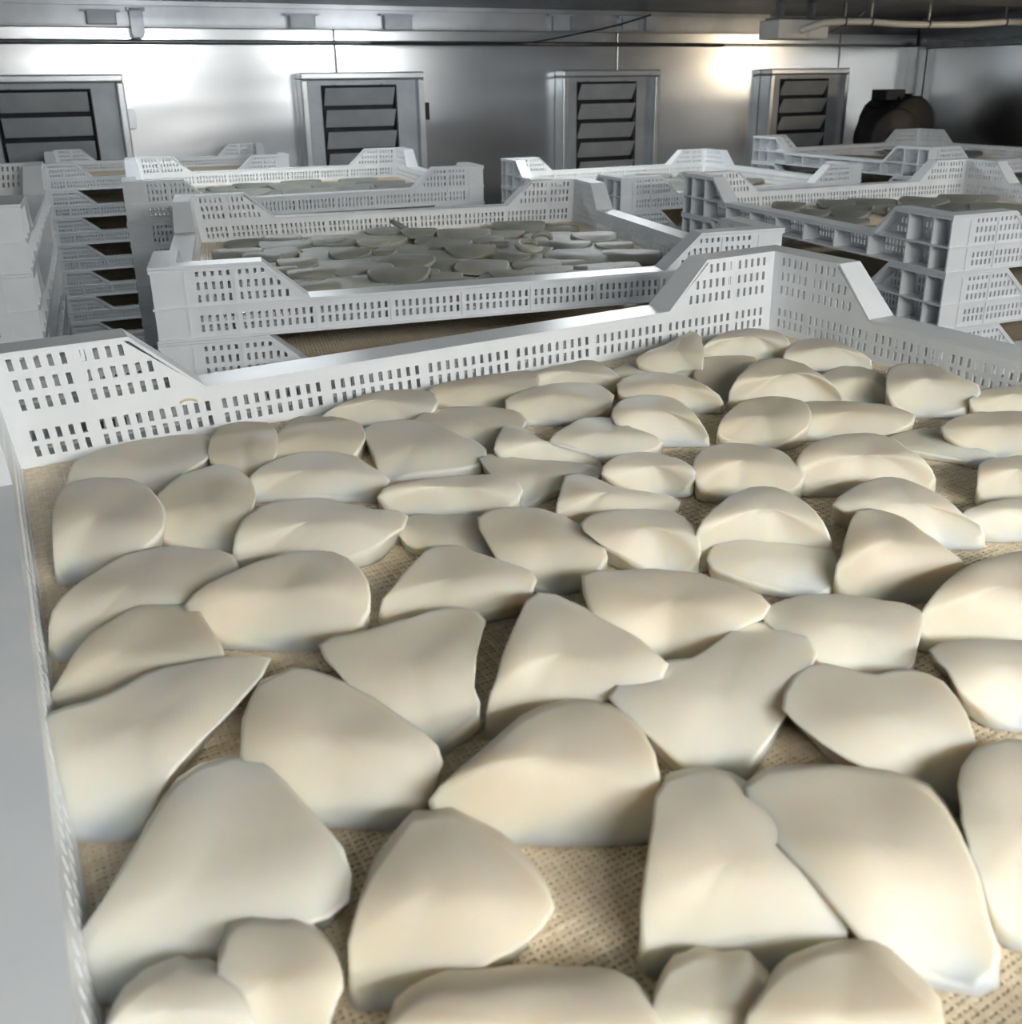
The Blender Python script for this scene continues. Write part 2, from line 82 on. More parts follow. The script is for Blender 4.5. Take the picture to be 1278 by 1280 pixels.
 ('slice at the far wall with a dark notch on its right', 0.18, (0.29, 0.96), [(1.79,-1.02,0.02),(1.82,-0.96,0.06),(1.88,-0.87,0.08),(1.95,-0.75,0.08),(2.03,-0.63,0.08),(2.12,-0.53,0.07),(2.19,-0.5,0.07),(2.26,-0.52,0.06),(2.32,-0.55,0.06),(2.38,-0.6,0.06),(2.43,-0.65,0.07),(2.48,-0.72,0.07),(2.52,-0.8,0.07),(2.55,-0.9,0.08),(2.56,-1.03,0.08),(2.53,-1.2,0.08),(2.48,-1.32,0.07),(2.42,-1.38,0.04),(2.37,-1.4,0.0),(2.32,-1.4,-0.03),(2.26,-1.38,-0.06),(2.21,-1.36,-0.08),(2.15,-1.33,-0.09),(2.1,-1.3,-0.1),(2.04,-1.26,-0.09),(1.99,-1.23,-0.09),(1.93,-1.19,-0.09),(1.88,-1.15,-0.07),(1.84,-1.11,-0.05),(1.79,-1.07,-0.03)]),
 ('grey lens-shaped slice in the second row from the far wall', 0.18, (0.28, 0.96), [(1.44,-1.58,0.01),(1.49,-1.54,0.06),(1.57,-1.47,0.08),(1.66,-1.41,0.08),(1.75,-1.37,0.08),(1.84,-1.33,0.07),(1.94,-1.31,0.07),(2.02,-1.32,0.06),(2.1,-1.36,0.06),(2.16,-1.43,0.07),(2.22,-1.51,0.07),(2.27,-1.63,0.08),(2.29,-1.77,0.08),(2.31,-1.91,0.08),(2.34,-2.03,0.07),(2.36,-2.12,0.04),(2.31,-2.13,-0.02),(2.24,-2.1,-0.06),(2.18,-2.06,-0.08),(2.11,-2.02,-0.08),(2.04,-1.98,-0.08),(1.97,-1.93,-0.07),(1.9,-1.89,-0.07),(1.83,-1.85,-0.06),(1.76,-1.81,-0.07),(1.69,-1.76,-0.07),(1.62,-1.72,-0.08),(1.55,-1.68,-0.08),(1.48,-1.64,-0.1),(1.43,-1.6,-0.06)]),
 ('long slice with a white upturned right tip', 0.24, (0.28, 0.96), [(1.13,-2.55,0.1),(1.19,-2.46,0.14),(1.27,-2.36,0.14),(1.37,-2.28,0.14),(1.47,-2.23,0.13),(1.57,-2.23,0.12),(1.65,-2.26,0.12),(1.74,-2.3,0.12),(1.81,-2.36,0.12),(1.87,-2.46,0.12),(1.93,-2.58,0.13),(1.98,-2.69,0.14),(2.05,-2.75,0.14),(2.13,-2.8,0.14),(2.16,-2.93,0.14),(2.08,-3.05,0.13),(1.99,-3.06,0.11),(1.92,-3.06,0.07),(1.84,-3.04,0.03),(1.77,-3.0,-0.0),(1.7,-2.96,-0.03),(1.62,-2.92,-0.05),(1.55,-2.87,-0.06),(1.47,-2.83,-0.07),(1.4,-2.78,-0.07),(1.32,-2.73,-0.08),(1.24,-2.69,-0.09),(1.17,-2.64,-0.1),(1.11,-2.61,-0.06),(1.1,-2.59,0.03)]),
 ('plump leaf-shaped dome pointing left, in front of the white-tipped slice', 0.28, (0.23, 0.97), [(0.68,-3.27,0.12),(0.74,-3.24,0.16),(0.81,-3.21,0.18),(0.89,-3.17,0.18),(0.98,-3.14,0.18),(1.06,-3.11,0.18),(1.16,-3.07,0.17),(1.25,-3.05,0.16),(1.34,-3.04,0.16),(1.43,-3.06,0.15),(1.51,-3.1,0.15),(1.57,-3.18,0.16),(1.61,-3.31,0.17),(1.62,-3.48,0.18),(1.61,-3.64,0.18),(1.58,-3.75,0.16),(1.55,-3.81,0.1),(1.5,-3.81,0.04),(1.43,-3.79,-0.01),(1.36,-3.75,-0.04),(1.29,-3.71,-0.07),(1.22,-3.67,-0.09),(1.15,-3.63,-0.1),(1.08,-3.59,-0.09),(1.01,-3.54,-0.08),(0.94,-3.5,-0.07),(0.87,-3.46,-0.05),(0.81,-3.42,-0.02),(0.75,-3.37,0.02),(0.7,-3.33,0.07)]),
 ('squarish pale slice near the far wall, left of the white strip', 0.16, (0.4, 0.92), [(2.57,-1.05,0.06),(2.68,-0.96,0.05),(2.77,-0.96,0.05),(2.86,-0.97,0.05),(2.94,-1.0,0.05),(3.01,-1.05,0.05),(3.07,-1.13,0.05),(3.12,-1.23,0.05),(3.15,-1.36,0.06),(3.17,-1.49,0.06),(3.19,-1.62,0.06),(3.22,-1.73,0.06),(3.24,-1.84,0.06),(3.25,-1.96,0.04),(3.2,-2.06,0.01),(3.12,-2.08,-0.02),(3.05,-2.06,-0.03),(2.97,-2.03,-0.04),(2.9,-1.99,-0.05),(2.83,-1.96,-0.05),(2.76,-1.93,-0.06),(2.69,-1.89,-0.06),(2.62,-1.86,-0.07),(2.55,-1.83,-0.09),(2.48,-1.8,-0.1),(2.43,-1.75,-0.07),(2.43,-1.67,-0.02),(2.45,-1.58,0.02),(2.46,-1.45,0.05),(2.49,-1.28,0.06)]),
 ('dull slice leaning on the far wall beneath the fourth slot group', 0.2, (0.36, 0.93), [(2.38,-0.44,-0.0),(2.44,-0.47,0.05),(2.51,-0.47,0.08),(2.59,-0.45,0.1),(2.68,-0.41,0.1),(2.78,-0.36,0.1),(2.88,-0.32,0.1),(2.98,-0.28,0.09),(3.07,-0.27,0.09),(3.15,-0.28,0.08),(3.23,-0.31,0.08),(3.3,-0.36,0.08),(3.36,-0.43,0.08),(3.41,-0.52,0.09),(3.42,-0.66,0.1),(3.35,-0.88,0.1),(3.27,-0.96,0.07),(3.21,-0.96,0.01),(3.16,-0.92,-0.04),(3.1,-0.87,-0.08),(3.04,-0.82,-0.09),(2.97,-0.78,-0.09),(2.9,-0.74,-0.09),(2.83,-0.69,-0.1),(2.77,-0.65,-0.09),(2.7,-0.61,-0.09),(2.63,-0.57,-0.09),(2.56,-0.53,-0.09),(2.49,-0.49,-0.08),(2.43,-0.46,-0.06)]),
 ('dark shaded slice in the second row behind a squarish pale one', 0.14, (0.45, 0.89), [(3.02,-1.03,0.04),(3.12,-0.94,0.04),(3.22,-0.89,0.04),(3.32,-0.86,0.03),(3.4,-0.87,0.03),(3.48,-0.89,0.03),(3.55,-0.92,0.03),(3.62,-0.96,0.03),(3.69,-1.0,0.03),(3.75,-1.05,0.03),(3.81,-1.11,0.03),(3.86,-1.17,0.03),(3.89,-1.27,0.04),(3.91,-1.39,0.04),(3.87,-1.56,0.04),(3.76,-1.67,0.03),(3.67,-1.72,0.01),(3.6,-1.76,-0.02),(3.53,-1.77,-0.06),(3.46,-1.77,-0.09),(3.4,-1.74,-0.09),(3.34,-1.7,-0.09),(3.28,-1.65,-0.08),(3.23,-1.6,-0.06),(3.19,-1.54,-0.04),(3.15,-1.48,-0.02),(3.11,-1.41,-0.0),(3.06,-1.34,0.01),(3.02,-1.27,0.02),(3.0,-1.17,0.04)]),
 ('smooth grey slice leaning on the middle of the far wall', 0.2, (0.47, 0.89), [(3.43,-0.46,0.08),(3.53,-0.42,0.1),(3.62,-0.4,0.1),(3.72,-0.39,0.1),(3.81,-0.39,0.1),(3.9,-0.39,0.1),(3.99,-0.39,0.1),(4.08,-0.4,0.1),(4.17,-0.4,0.1),(4.27,-0.4,0.09),(4.37,-0.4,0.09),(4.46,-0.4,0.08),(4.54,-0.43,0.08),(4.57,-0.55,0.09),(4.44,-0.82,0.1),(4.32,-0.98,0.09),(4.24,-1.05,0.04),(4.19,-1.04,-0.01),(4.13,-1.01,-0.06),(4.07,-0.97,-0.08),(4.0,-0.92,-0.09),(3.93,-0.88,-0.1),(3.86,-0.84,-0.09),(3.8,-0.8,-0.08),(3.73,-0.76,-0.06),(3.66,-0.72,-0.04),(3.59,-0.68,-0.03),(3.53,-0.63,-0.02),(3.46,-0.59,-0.0),(3.41,-0.54,0.03)]),
 ('arched slice against the far wall behind the one with dark specks', 0.18, (0.55, 0.83), [(4.45,-0.56,0.03),(4.52,-0.54,0.06),(4.61,-0.5,0.08),(4.7,-0.47,0.08),(4.8,-0.44,0.08),(4.89,-0.43,0.08),(4.97,-0.43,0.08),(5.07,-0.41,0.07),(5.17,-0.38,0.07),(5.26,-0.37,0.06),(5.32,-0.42,0.06),(5.32,-0.54,0.07),(5.29,-0.69,0.08),(5.26,-0.83,0.08),(5.24,-0.96,0.07),(5.23,-1.04,0.04),(5.2,-1.04,-0.02),(5.15,-1.01,-0.05),(5.1,-0.97,-0.07),(5.04,-0.93,-0.09),(4.98,-0.89,-0.09),(4.93,-0.85,-0.1),(4.87,-0.82,-0.09),(4.81,-0.78,-0.09),(4.75,-0.74,-0.09),(4.69,-0.71,-0.09),(4.63,-0.67,-0.09),(4.57,-0.64,-0.08),(4.51,-0.6,-0.07),(4.46,-0.58,-0.03)]),
 ('grey slice with small dark specks on its left end', 0.2, (0.54, 0.84), [(3.89,-1.12,0.09),(3.99,-1.06,0.1),(4.09,-1.02,0.1),(4.2,-0.99,0.1),(4.3,-0.96,0.1),(4.4,-0.95,0.09),(4.5,-0.94,0.09),(4.59,-0.94,0.08),(4.67,-0.96,0.08),(4.74,-1.0,0.08),(4.8,-1.05,0.08),(4.84,-1.14,0.09),(4.84,-1.26,0.1),(4.82,-1.41,0.1),(4.78,-1.56,0.1),(4.69,-1.66,0.08),(4.62,-1.67,0.04),(4.55,-1.66,0.01),(4.5,-1.62,-0.03),(4.44,-1.59,-0.05),(4.38,-1.55,-0.07),(4.32,-1.51,-0.09),(4.25,-1.47,-0.09),(4.19,-1.43,-0.1),(4.13,-1.39,-0.09),(4.06,-1.35,-0.08),(4.0,-1.32,-0.06),(3.94,-1.28,-0.04),(3.88,-1.24,-0.01),(3.85,-1.2,0.04)]),
 ('curved slice with a pale front lip behind the smooth half dome', 0.22, (0.64, 0.77), [(4.88,-1.47,0.09),(4.95,-1.36,0.12),(5.1,-1.24,0.12),(5.24,-1.17,0.11),(5.36,-1.14,0.1),(5.45,-1.14,0.1),(5.52,-1.17,0.1),(5.58,-1.22,0.1),(5.62,-1.29,0.1),(5.65,-1.38,0.11),(5.66,-1.48,0.12),(5.65,-1.6,0.12),(5.64,-1.72,0.12),(5.63,-1.83,0.12),(5.63,-1.92,0.1),(5.65,-1.98,0.07),(5.68,-2.01,0.0),(5.65,-1.97,-0.06),(5.6,-1.92,-0.08),(5.54,-1.88,-0.09),(5.48,-1.84,-0.1),(5.41,-1.81,-0.08),(5.34,-1.78,-0.05),(5.28,-1.75,-0.03),(5.21,-1.72,-0.01),(5.15,-1.68,0.01),(5.09,-1.64,0.01),(5.02,-1.6,0.02),(4.96,-1.57,0.03),(4.9,-1.53,0.05)]),
 ('smooth half dome pointing right, in the third row', 0.26, (0.63, 0.78), [(4.37,-2.08,0.15),(4.46,-1.98,0.16),(4.59,-1.87,0.16),(4.72,-1.8,0.15),(4.83,-1.77,0.14),(4.92,-1.76,0.14),(5.0,-1.77,0.13),(5.05,-1.82,0.13),(5.08,-1.9,0.14),(5.09,-2.0,0.15),(5.07,-2.12,0.16),(5.03,-2.25,0.16),(5.0,-2.37,0.16),(4.97,-2.47,0.14),(4.97,-2.53,0.1),(4.99,-2.56,0.05),(5.03,-2.56,-0.02),(5.02,-2.53,-0.08),(4.97,-2.5,-0.09),(4.91,-2.46,-0.09),(4.86,-2.43,-0.1),(4.8,-2.39,-0.09),(4.74,-2.36,-0.09),(4.68,-2.33,-0.07),(4.62,-2.3,-0.05),(4.56,-2.27,-0.03),(4.5,-2.25,-0.0),(4.44,-2.22,0.03),(4.4,-2.19,0.07),(4.36,-2.15,0.11)]),
 ('slice with a white front rim left of the smooth half dome', 0.18, (0.58, 0.81), [(3.76,-2.08,0.05),(3.84,-2.03,0.08),(3.94,-1.98,0.08),(4.05,-1.93,0.08),(4.16,-1.87,0.08),(4.27,-1.84,0.07),(4.35,-1.84,0.06),(4.42,-1.87,0.06),(4.45,-1.95,0.07),(4.46,-2.05,0.08),(4.46,-2.16,0.08),(4.46,-2.26,0.08),(4.48,-2.35,0.08),(4.5,-2.43,0.08),(4.52,-2.5,0.07),(4.53,-2.57,0.04),(4.48,-2.58,0.01),(4.42,-2.56,-0.01),(4.36,-2.53,-0.03),(4.3,-2.5,-0.04),(4.24,-2.46,-0.06),(4.19,-2.43,-0.07),(4.13,-2.4,-0.09),(4.07,-2.36,-0.09),(4.02,-2.33,-0.1),(3.96,-2.29,-0.09),(3.9,-2.25,-0.08),(3.85,-2.22,-0.06),(3.8,-2.18,-0.03),(3.76,-2.14,0.01)]),
 ('upright triangular piece standing behind the white strip', 0.22, (0.52, 0.85), [(3.25,-2.08,0.08),(3.3,-2.02,0.12),(3.39,-1.91,0.12),(3.51,-1.76,0.11),(3.61,-1.71,0.1),(3.61,-1.84,0.11),(3.6,-1.98,0.12),(3.6,-2.08,0.12),(3.62,-2.17,0.12),(3.65,-2.24,0.11),(3.68,-2.3,0.1),(3.72,-2.35,0.09),(3.77,-2.39,0.08),(3.82,-2.44,0.07),(3.87,-2.47,0.05),(3.91,-2.51,0.03),(3.96,-2.52,-0.02),(3.93,-2.49,-0.06),(3.88,-2.45,-0.08),(3.83,-2.42,-0.09),(3.77,-2.38,-0.09),(3.72,-2.35,-0.1),(3.66,-2.31,-0.09),(3.61,-2.28,-0.09),(3.55,-2.25,-0.09),(3.49,-2.22,-0.08),(3.44,-2.19,-0.06),(3.38,-2.16,-0.04),(3.33,-2.14,-0.01),(3.28,-2.12,0.03)]),
 ('white strip with a blunt left end, mid tray', 0.12, (0.52, 0.86), [(3.13,-2.04,0.02),(3.23,-1.98,0.01),(3.29,-2.03,0.01),(3.33,-2.1,0.01),(3.38,-2.17,0.02),(3.43,-2.23,0.02),(3.48,-2.29,0.02),(3.54,-2.34,0.02),(3.6,-2.38,0.02),(3.65,-2.43,0.02),(3.71,-2.48,0.02),(3.76,-2.54,0.02),(3.8,-2.6,0.02),(3.83,-2.68,0.02),(3.79,-2.79,0.02),(3.7,-2.84,0.01),(3.62,-2.83,-0.0),(3.55,-2.82,-0.01),(3.48,-2.8,-0.02),(3.42,-2.78,-0.02),(3.35,-2.76,-0.04),(3.28,-2.76,-0.06),(3.21,-2.76,-0.09),(3.15,-2.74,-0.1),(3.11,-2.69,-0.07),(3.08,-2.62,-0.05),(3.07,-2.55,-0.02),(3.06,-2.46,0.01),(3.07,-2.34,0.02),(3.09,-2.21,0.02)]),
 ('small glossy dome behind the slice with a white cut face', 0.24, (0.62, 0.78), [(3.66,-2.96,0.11),(3.7,-2.92,0.14),(3.78,-2.86,0.14),(3.88,-2.81,0.14),(3.96,-2.78,0.13),(4.04,-2.77,0.12),(4.1,-2.78,0.12),(4.15,-2.8,0.12),(4.19,-2.84,0.12),(4.22,-2.89,0.12),(4.24,-2.95,0.13),(4.26,-3.02,0.13),(4.27,-3.09,0.14),(4.27,-3.16,0.14),(4.26,-3.24,0.14),(4.24,-3.31,0.12),(4.23,-3.32,0.07),(4.21,-3.29,0.02),(4.2,-3.25,-0.03),(4.18,-3.2,-0.07),(4.14,-3.16,-0.1),(4.1,-3.14,-0.09),(4.04,-3.11,-0.08),(3.99,-3.09,-0.07),(3.94,-3.08,-0.05),(3.89,-3.06,-0.03),(3.83,-3.04,-0.0),(3.78,-3.03,0.02),(3.73,-3.01,0.05),(3.69,-2.99,0.08)]),
 ('flat slice showing a white cut face on its left', 0.2, (0.59, 0.81), [(3.44,-2.82,0.09),(3.54,-2.79,0.08),(3.57,-2.88,0.09),(3.59,-2.97,0.1),(3.61,-3.07,0.1),(3.62,-3.16,0.1),(3.66,-3.23,0.1),(3.7,-3.29,0.1),(3.75,-3.34,0.1),(3.79,-3.4,0.1),(3.84,-3.45,0.1),(3.88,-3.51,0.09),(3.89,-3.57,0.07),(3.84,-3.58,0.03),(3.78,-3.56,0.01),(3.72,-3.52,0.0),(3.66,-3.49,-0.0),(3.6,-3.45,-0.0),(3.54,-3.42,-0.0),(3.48,-3.38,-0.0),(3.42,-3.35,-0.01),(3.36,-3.31,-0.02),(3.31,-3.29,-0.05),(3.25,-3.26,-0.09),(3.19,-3.22,-0.1),(3.14,-3.19,-0.07),(3.14,-3.17,-0.0),(3.16,-3.14,0.06),(3.22,-3.08,0.09),(3.31,-2.97,0.1)]),
 ('greenish-grey dome left of the folded slice', 0.26, (0.62, 0.78), [(3.03,-3.63,0.16),(3.12,-3.57,0.16),(3.21,-3.54,0.15),(3.3,-3.53,0.14),(3.37,-3.54,0.14),(3.44,-3.56,0.13),(3.49,-3.59,0.13),(3.55,-3.62,0.13),(3.6,-3.66,0.13),(3.64,-3.72,0.14),(3.66,-3.79,0.15),(3.65,-3.89,0.16),(3.62,-4.0,0.16),(3.59,-4.09,0.16),(3.56,-4.15,0.13),(3.55,-4.18,0.07),(3.54,-4.17,0.01),(3.51,-4.14,-0.04),(3.47,-4.11,-0.08),(3.42,-4.07,-0.1),(3.37,-4.04,-0.09),(3.32,-4.01,-0.08),(3.26,-3.99,-0.04),(3.21,-3.97,-0.01),(3.16,-3.95,0.03),(3.11,-3.92,0.07),(3.07,-3.88,0.09),(3.03,-3.84,0.12),(3.01,-3.79,0.14),(2.99,-3.72,0.16)]),
 ('brownish slice with a bright bluish front strip, at the middle', 0.2, (0.52, 0.85), [(2.57,-3.11,0.1),(2.67,-3.04,0.09),(2.76,-3.03,0.09),(2.84,-3.04,0.08),(2.91,-3.07,0.08),(2.96,-3.12,0.08),(3.01,-3.19,0.09),(3.04,-3.27,0.09),(3.07,-3.36,0.1),(3.08,-3.46,0.1),(3.09,-3.56,0.1),(3.08,-3.67,0.1),(3.07,-3.77,0.09),(3.07,-3.85,0.08),(3.04,-3.92,0.05),(2.98,-3.94,0.01),(2.92,-3.94,-0.01),(2.86,-3.93,-0.04),(2.8,-3.91,-0.07),(2.74,-3.89,-0.09),(2.68,-3.86,-0.1),(2.63,-3.82,-0.08),(2.58,-3.78,-0.06),(2.54,-3.73,-0.03),(2.51,-3.68,-0.0),(2.48,-3.62,0.02),(2.46,-3.56,0.05),(2.46,-3.48,0.08),(2.47,-3.39,0.1),(2.5,-3.26,0.1)]),
 ('long low slice right of the white-tipped one', 0.2, (0.43, 0.91), [(2.15,-2.39,0.06),(2.21,-2.36,0.1),(2.29,-2.33,0.1),(2.37,-2.33,0.1),(2.45,-2.34,0.1),(2.53,-2.35,0.1),(2.61,-2.36,0.09),(2.68,-2.38,0.09),(2.76,-2.41,0.09),(2.83,-2.43,0.09),(2.91,-2.45,0.08),(2.98,-2.48,0.08),(3.05,-2.52,0.08),(3.09,-2.61,0.09),(3.09,-2.75,0.1),(3.05,-2.88,0.09),(3.0,-2.91,0.04),(2.95,-2.87,-0.01),(2.9,-2.82,-0.05),(2.84,-2.77,-0.08),(2.78,-2.72,-0.09),(2.72,-2.68,-0.09),(2.65,-2.64,-0.09),(2.59,-2.6,-0.08),(2.52,-2.56,-0.09),(2.46,-2.52,-0.09),(2.39,-2.48,-0.1),(2.33,-2.44,-0.09),(2.26,-2.42,-0.06),(2.2,-2.41,-0.01)]),
 ('thin pinkish-white slice lying flat in the middle left', 0.1, (0.43, 0.9), [(2.13,-2.78,0.0),(2.21,-2.69,0.0),(2.29,-2.65,-0.0),(2.36,-2.65,-0.01),(2.42,-2.69,-0.01),(2.47,-2.73,-0.01),(2.52,-2.77,-0.01),(2.58,-2.81,-0.0),(2.63,-2.85,-0.0),(2.68,-2.91,-0.0),(2.7,-2.99,0.0),(2.7,-3.1,0.0),(2.68,-3.22,0.0),(2.67,-3.31,-0.01),(2.67,-3.39,-0.03),(2.67,-3.45,-0.06),(2.66,-3.5,-0.09),(2.61,-3.47,-0.1),(2.56,-3.44,-0.09),(2.51,-3.4,-0.08),(2.46,-3.36,-0.08),(2.42,-3.32,-0.07),(2.37,-3.27,-0.06),(2.32,-3.23,-0.06),(2.28,-3.19,-0.05),(2.23,-3.14,-0.04),(2.19,-3.1,-0.03),(2.14,-3.05,-0.03),(2.11,-2.98,-0.02),(2.1,-2.9,-0.0)]),
 ('grey wedge with a dark torn left edge', 0.2, (0.43, 0.9), [(1.66,-3.64,-0.03),(1.69,-3.62,0.03),(1.75,-3.6,0.06),(1.82,-3.56,0.09),(1.89,-3.5,0.1),(1.98,-3.43,0.1),(2.08,-3.35,0.1),(2.18,-3.29,0.08),(2.26,-3.31,0.08),(2.31,-3.38,0.09),(2.34,-3.48,0.09),(2.37,-3.57,0.1),(2.41,-3.65,0.1),(2.45,-3.73,0.1),(2.49,-3.81,0.1),(2.52,-3.89,0.1),(2.5,-3.98,0.09),(2.44,-4.03,0.05),(2.37,-4.03,0.02),(2.31,-4.01,0.0),(2.24,-3.99,-0.01),(2.18,-3.96,-0.03),(2.12,-3.93,-0.04),(2.05,-3.9,-0.05),(1.99,-3.87,-0.06),(1.93,-3.83,-0.07),(1.86,-3.8,-0.09),(1.8,-3.77,-0.1),(1.74,-3.73,-0.09),(1.69,-3.69,-0.07)]),
 ('dome behind the folded slice, right of centre', 0.24, (0.7, 0.71), [(4.26,-3.25,0.13),(4.35,-3.16,0.14),(4.49,-3.06,0.14),(4.62,-3.0,0.13),(4.73,-2.98,0.12),(4.81,-3.0,0.12),(4.87,-3.03,0.12),(4.93,-3.08,0.12),(4.97,-3.13,0.12),(5.0,-3.19,0.12),(5.02,-3.27,0.13),(5.02,-3.37,0.14),(4.99,-3.48,0.14),(4.95,-3.58,0.14),(4.93,-3.67,0.12),(4.91,-3.72,0.08),(4.88,-3.72,0.03),(4.83,-3.7,-0.01),(4.78,-3.66,-0.03),(4.73,-3.63,-0.04),(4.68,-3.59,-0.05),(4.62,-3.56,-0.06),(4.57,-3.52,-0.07),(4.51,-3.48,-0.09),(4.46,-3.45,-0.1),(4.4,-3.42,-0.09),(4.34,-3.38,-0.07),(4.29,-3.36,-0.03),(4.24,-3.34,0.03),(4.23,-3.31,0.08)]),
 ('folded slice with a bright curled white back rim', 0.34, (0.72, 0.69), [(3.55,-4.1,0.02),(3.54,-4.11,0.11),(3.57,-4.11,0.18),(3.63,-4.08,0.22),(3.73,-4.04,0.24),(3.85,-3.99,0.24),(3.99,-3.93,0.24),(4.13,-3.88,0.22),(4.25,-3.85,0.21),(4.35,-3.87,0.2),(4.39,-3.94,0.21),(4.39,-4.04,0.22),(4.37,-4.15,0.23),(4.33,-4.27,0.24),(4.29,-4.38,0.24),(4.26,-4.47,0.22),(4.25,-4.53,0.17),(4.27,-4.55,0.1),(4.27,-4.54,0.02),(4.23,-4.5,-0.03),(4.19,-4.45,-0.07),(4.13,-4.41,-0.09),(4.07,-4.37,-0.1),(4.0,-4.34,-0.09),(3.94,-4.3,-0.09),(3.88,-4.26,-0.09),(3.81,-4.22,-0.09),(3.75,-4.18,-0.09),(3.68,-4.15,-0.08),(3.61,-4.12,-0.04)]),
 ('lower slice tucked into the bright curled rim', 0.16, (0.73, 0.68), [(3.54,-4.24,0.05),(3.62,-4.18,0.06),(3.73,-4.12,0.06),(3.85,-4.07,0.06),(3.94,-4.06,0.05),(4.03,-4.07,0.05),(4.1,-4.09,0.05),(4.17,-4.12,0.05),(4.24,-4.15,0.05),(4.3,-4.19,0.05),(4.34,-4.24,0.05),(4.37,-4.31,0.05),(4.36,-4.39,0.06),(4.32,-4.5,0.06),(4.25,-4.59,0.06),(4.2,-4.67,0.04),(4.15,-4.72,0.0),(4.11,-4.74,-0.04),(4.05,-4.73,-0.07),(3.99,-4.71,-0.09),(3.93,-4.68,-0.1),(3.88,-4.64,-0.09),(3.83,-4.6,-0.07),(3.79,-4.57,-0.06),(3.74,-4.52,-0.05),(3.69,-4.48,-0.03),(3.65,-4.44,-0.02),(3.6,-4.4,-0.0),(3.56,-4.35,0.01),(3.53,-4.3,0.02)]),
 ('large pale dome right of centre, behind the hump with a long right tail', 0.28, (0.79, 0.62), [(4.95,-3.59,0.16),(5.08,-3.52,0.18),(5.23,-3.46,0.18),(5.38,-3.43,0.18),(5.52,-3.41,0.17),(5.64,-3.41,0.16),(5.75,-3.42,0.15),(5.84,-3.46,0.15),(5.89,-3.52,0.15),(5.89,-3.62,0.16),(5.84,-3.76,0.18),(5.78,-3.88,0.18),(5.75,-3.99,0.18),(5.73,-4.08,0.16),(5.74,-4.14,0.11),(5.76,-4.17,0.04),(5.75,-4.14,-0.04),(5.7,-4.1,-0.06),(5.63,-4.06,-0.07),(5.56,-4.01,-0.07),(5.49,-3.97,-0.07),(5.42,-3.93,-0.08),(5.36,-3.89,-0.09),(5.29,-3.84,-0.1),(5.22,-3.8,-0.09),(5.15,-3.76,-0.08),(5.07,-3.72,-0.07),(5.0,-3.68,-0.04),(4.93,-3.66,0.02),(4.9,-3.64,0.1)]),
 ('humped slice with a long tail running to the right edge', 0.26, (0.82, 0.58), [(4.6,-4.24,0.15),(4.72,-4.19,0.16),(4.86,-4.15,0.16),(5.0,-4.12,0.16),(5.13,-4.1,0.15),(5.26,-4.09,0.14),(5.35,-4.11,0.13),(5.37,-4.19,0.14),(5.36,-4.28,0.15),(5.34,-4.38,0.16),(5.32,-4.48,0.16),(5.3,-4.57,0.16),(5.27,-4.66,0.15),(5.27,-4.72,0.12),(5.3,-4.78,0.08),(5.34,-4.82,0.05),(5.36,-4.84,-0.01),(5.32,-4.81,-0.05),(5.26,-4.77,-0.08),(5.2,-4.73,-0.1),(5.14,-4.69,-0.09),(5.07,-4.66,-0.07),(5.01,-4.62,-0.03),(4.94,-4.58,-0.0),(4.88,-4.54,0.03),(4.83,-4.5,0.06),(4.77,-4.46,0.08),(4.72,-4.41,0.11),(4.68,-4.36,0.12),(4.63,-4.31,0.13)]),
 ('fan-shaped slice with straight left edge right of the folded one', 0.28, (0.81, 0.58), [(4.05,-4.77,0.04),(4.08,-4.75,0.1),(4.14,-4.73,0.14),(4.22,-4.67,0.17),(4.34,-4.59,0.18),(4.49,-4.49,0.18),(4.67,-4.39,0.16),(4.77,-4.4,0.15),(4.81,-4.46,0.15),(4.82,-4.54,0.16),(4.81,-4.63,0.17),(4.77,-4.73,0.18),(4.73,-4.83,0.18),(4.71,-4.92,0.18),(4.7,-4.99,0.17),(4.7,-5.06,0.15),(4.72,-5.11,0.12),(4.73,-5.16,0.08),(4.69,-5.16,0.03),(4.64,-5.14,-0.01),(4.59,-5.11,-0.04),(4.53,-5.08,-0.06),(4.47,-5.04,-0.08),(4.42,-5.01,-0.09),(4.36,-4.97,-0.09),(4.3,-4.94,-0.1),(4.24,-4.9,-0.09),(4.18,-4.87,-0.08),(4.12,-4.83,-0.07),(4.07,-4.79,-0.03)]),
 ('wet-looking slice at the right edge under the small blocky one', 0.18, (0.87, 0.49), [(5.33,-4.67,0.06),(5.41,-4.65,0.08),(5.49,-4.65,0.08),(5.58,-4.65,0.08),(5.66,-4.65,0.08),(5.73,-4.67,0.08),(5.8,-4.68,0.08),(5.87,-4.7,0.07),(5.95,-4.71,0.07),(6.02,-4.72,0.07),(6.09,-4.74,0.06),(6.14,-4.77,0.06),(6.16,-4.82,0.07),(6.09,-4.9,0.08),(6.0,-4.98,0.08),(5.93,-5.04,0.06),(5.91,-5.06,0.01),(5.89,-5.04,-0.03),(5.85,-5.02,-0.06),(5.81,-4.99,-0.07),(5.77,-4.96,-0.08),(5.72,-4.93,-0.09),(5.68,-4.9,-0.1),(5.63,-4.87,-0.09),(5.58,-4.85,-0.09),(5.53,-4.82,-0.07),(5.48,-4.79,-0.05),(5.43,-4.77,-0.03),(5.38,-4.74,0.0),(5.34,-4.71,0.03)]),
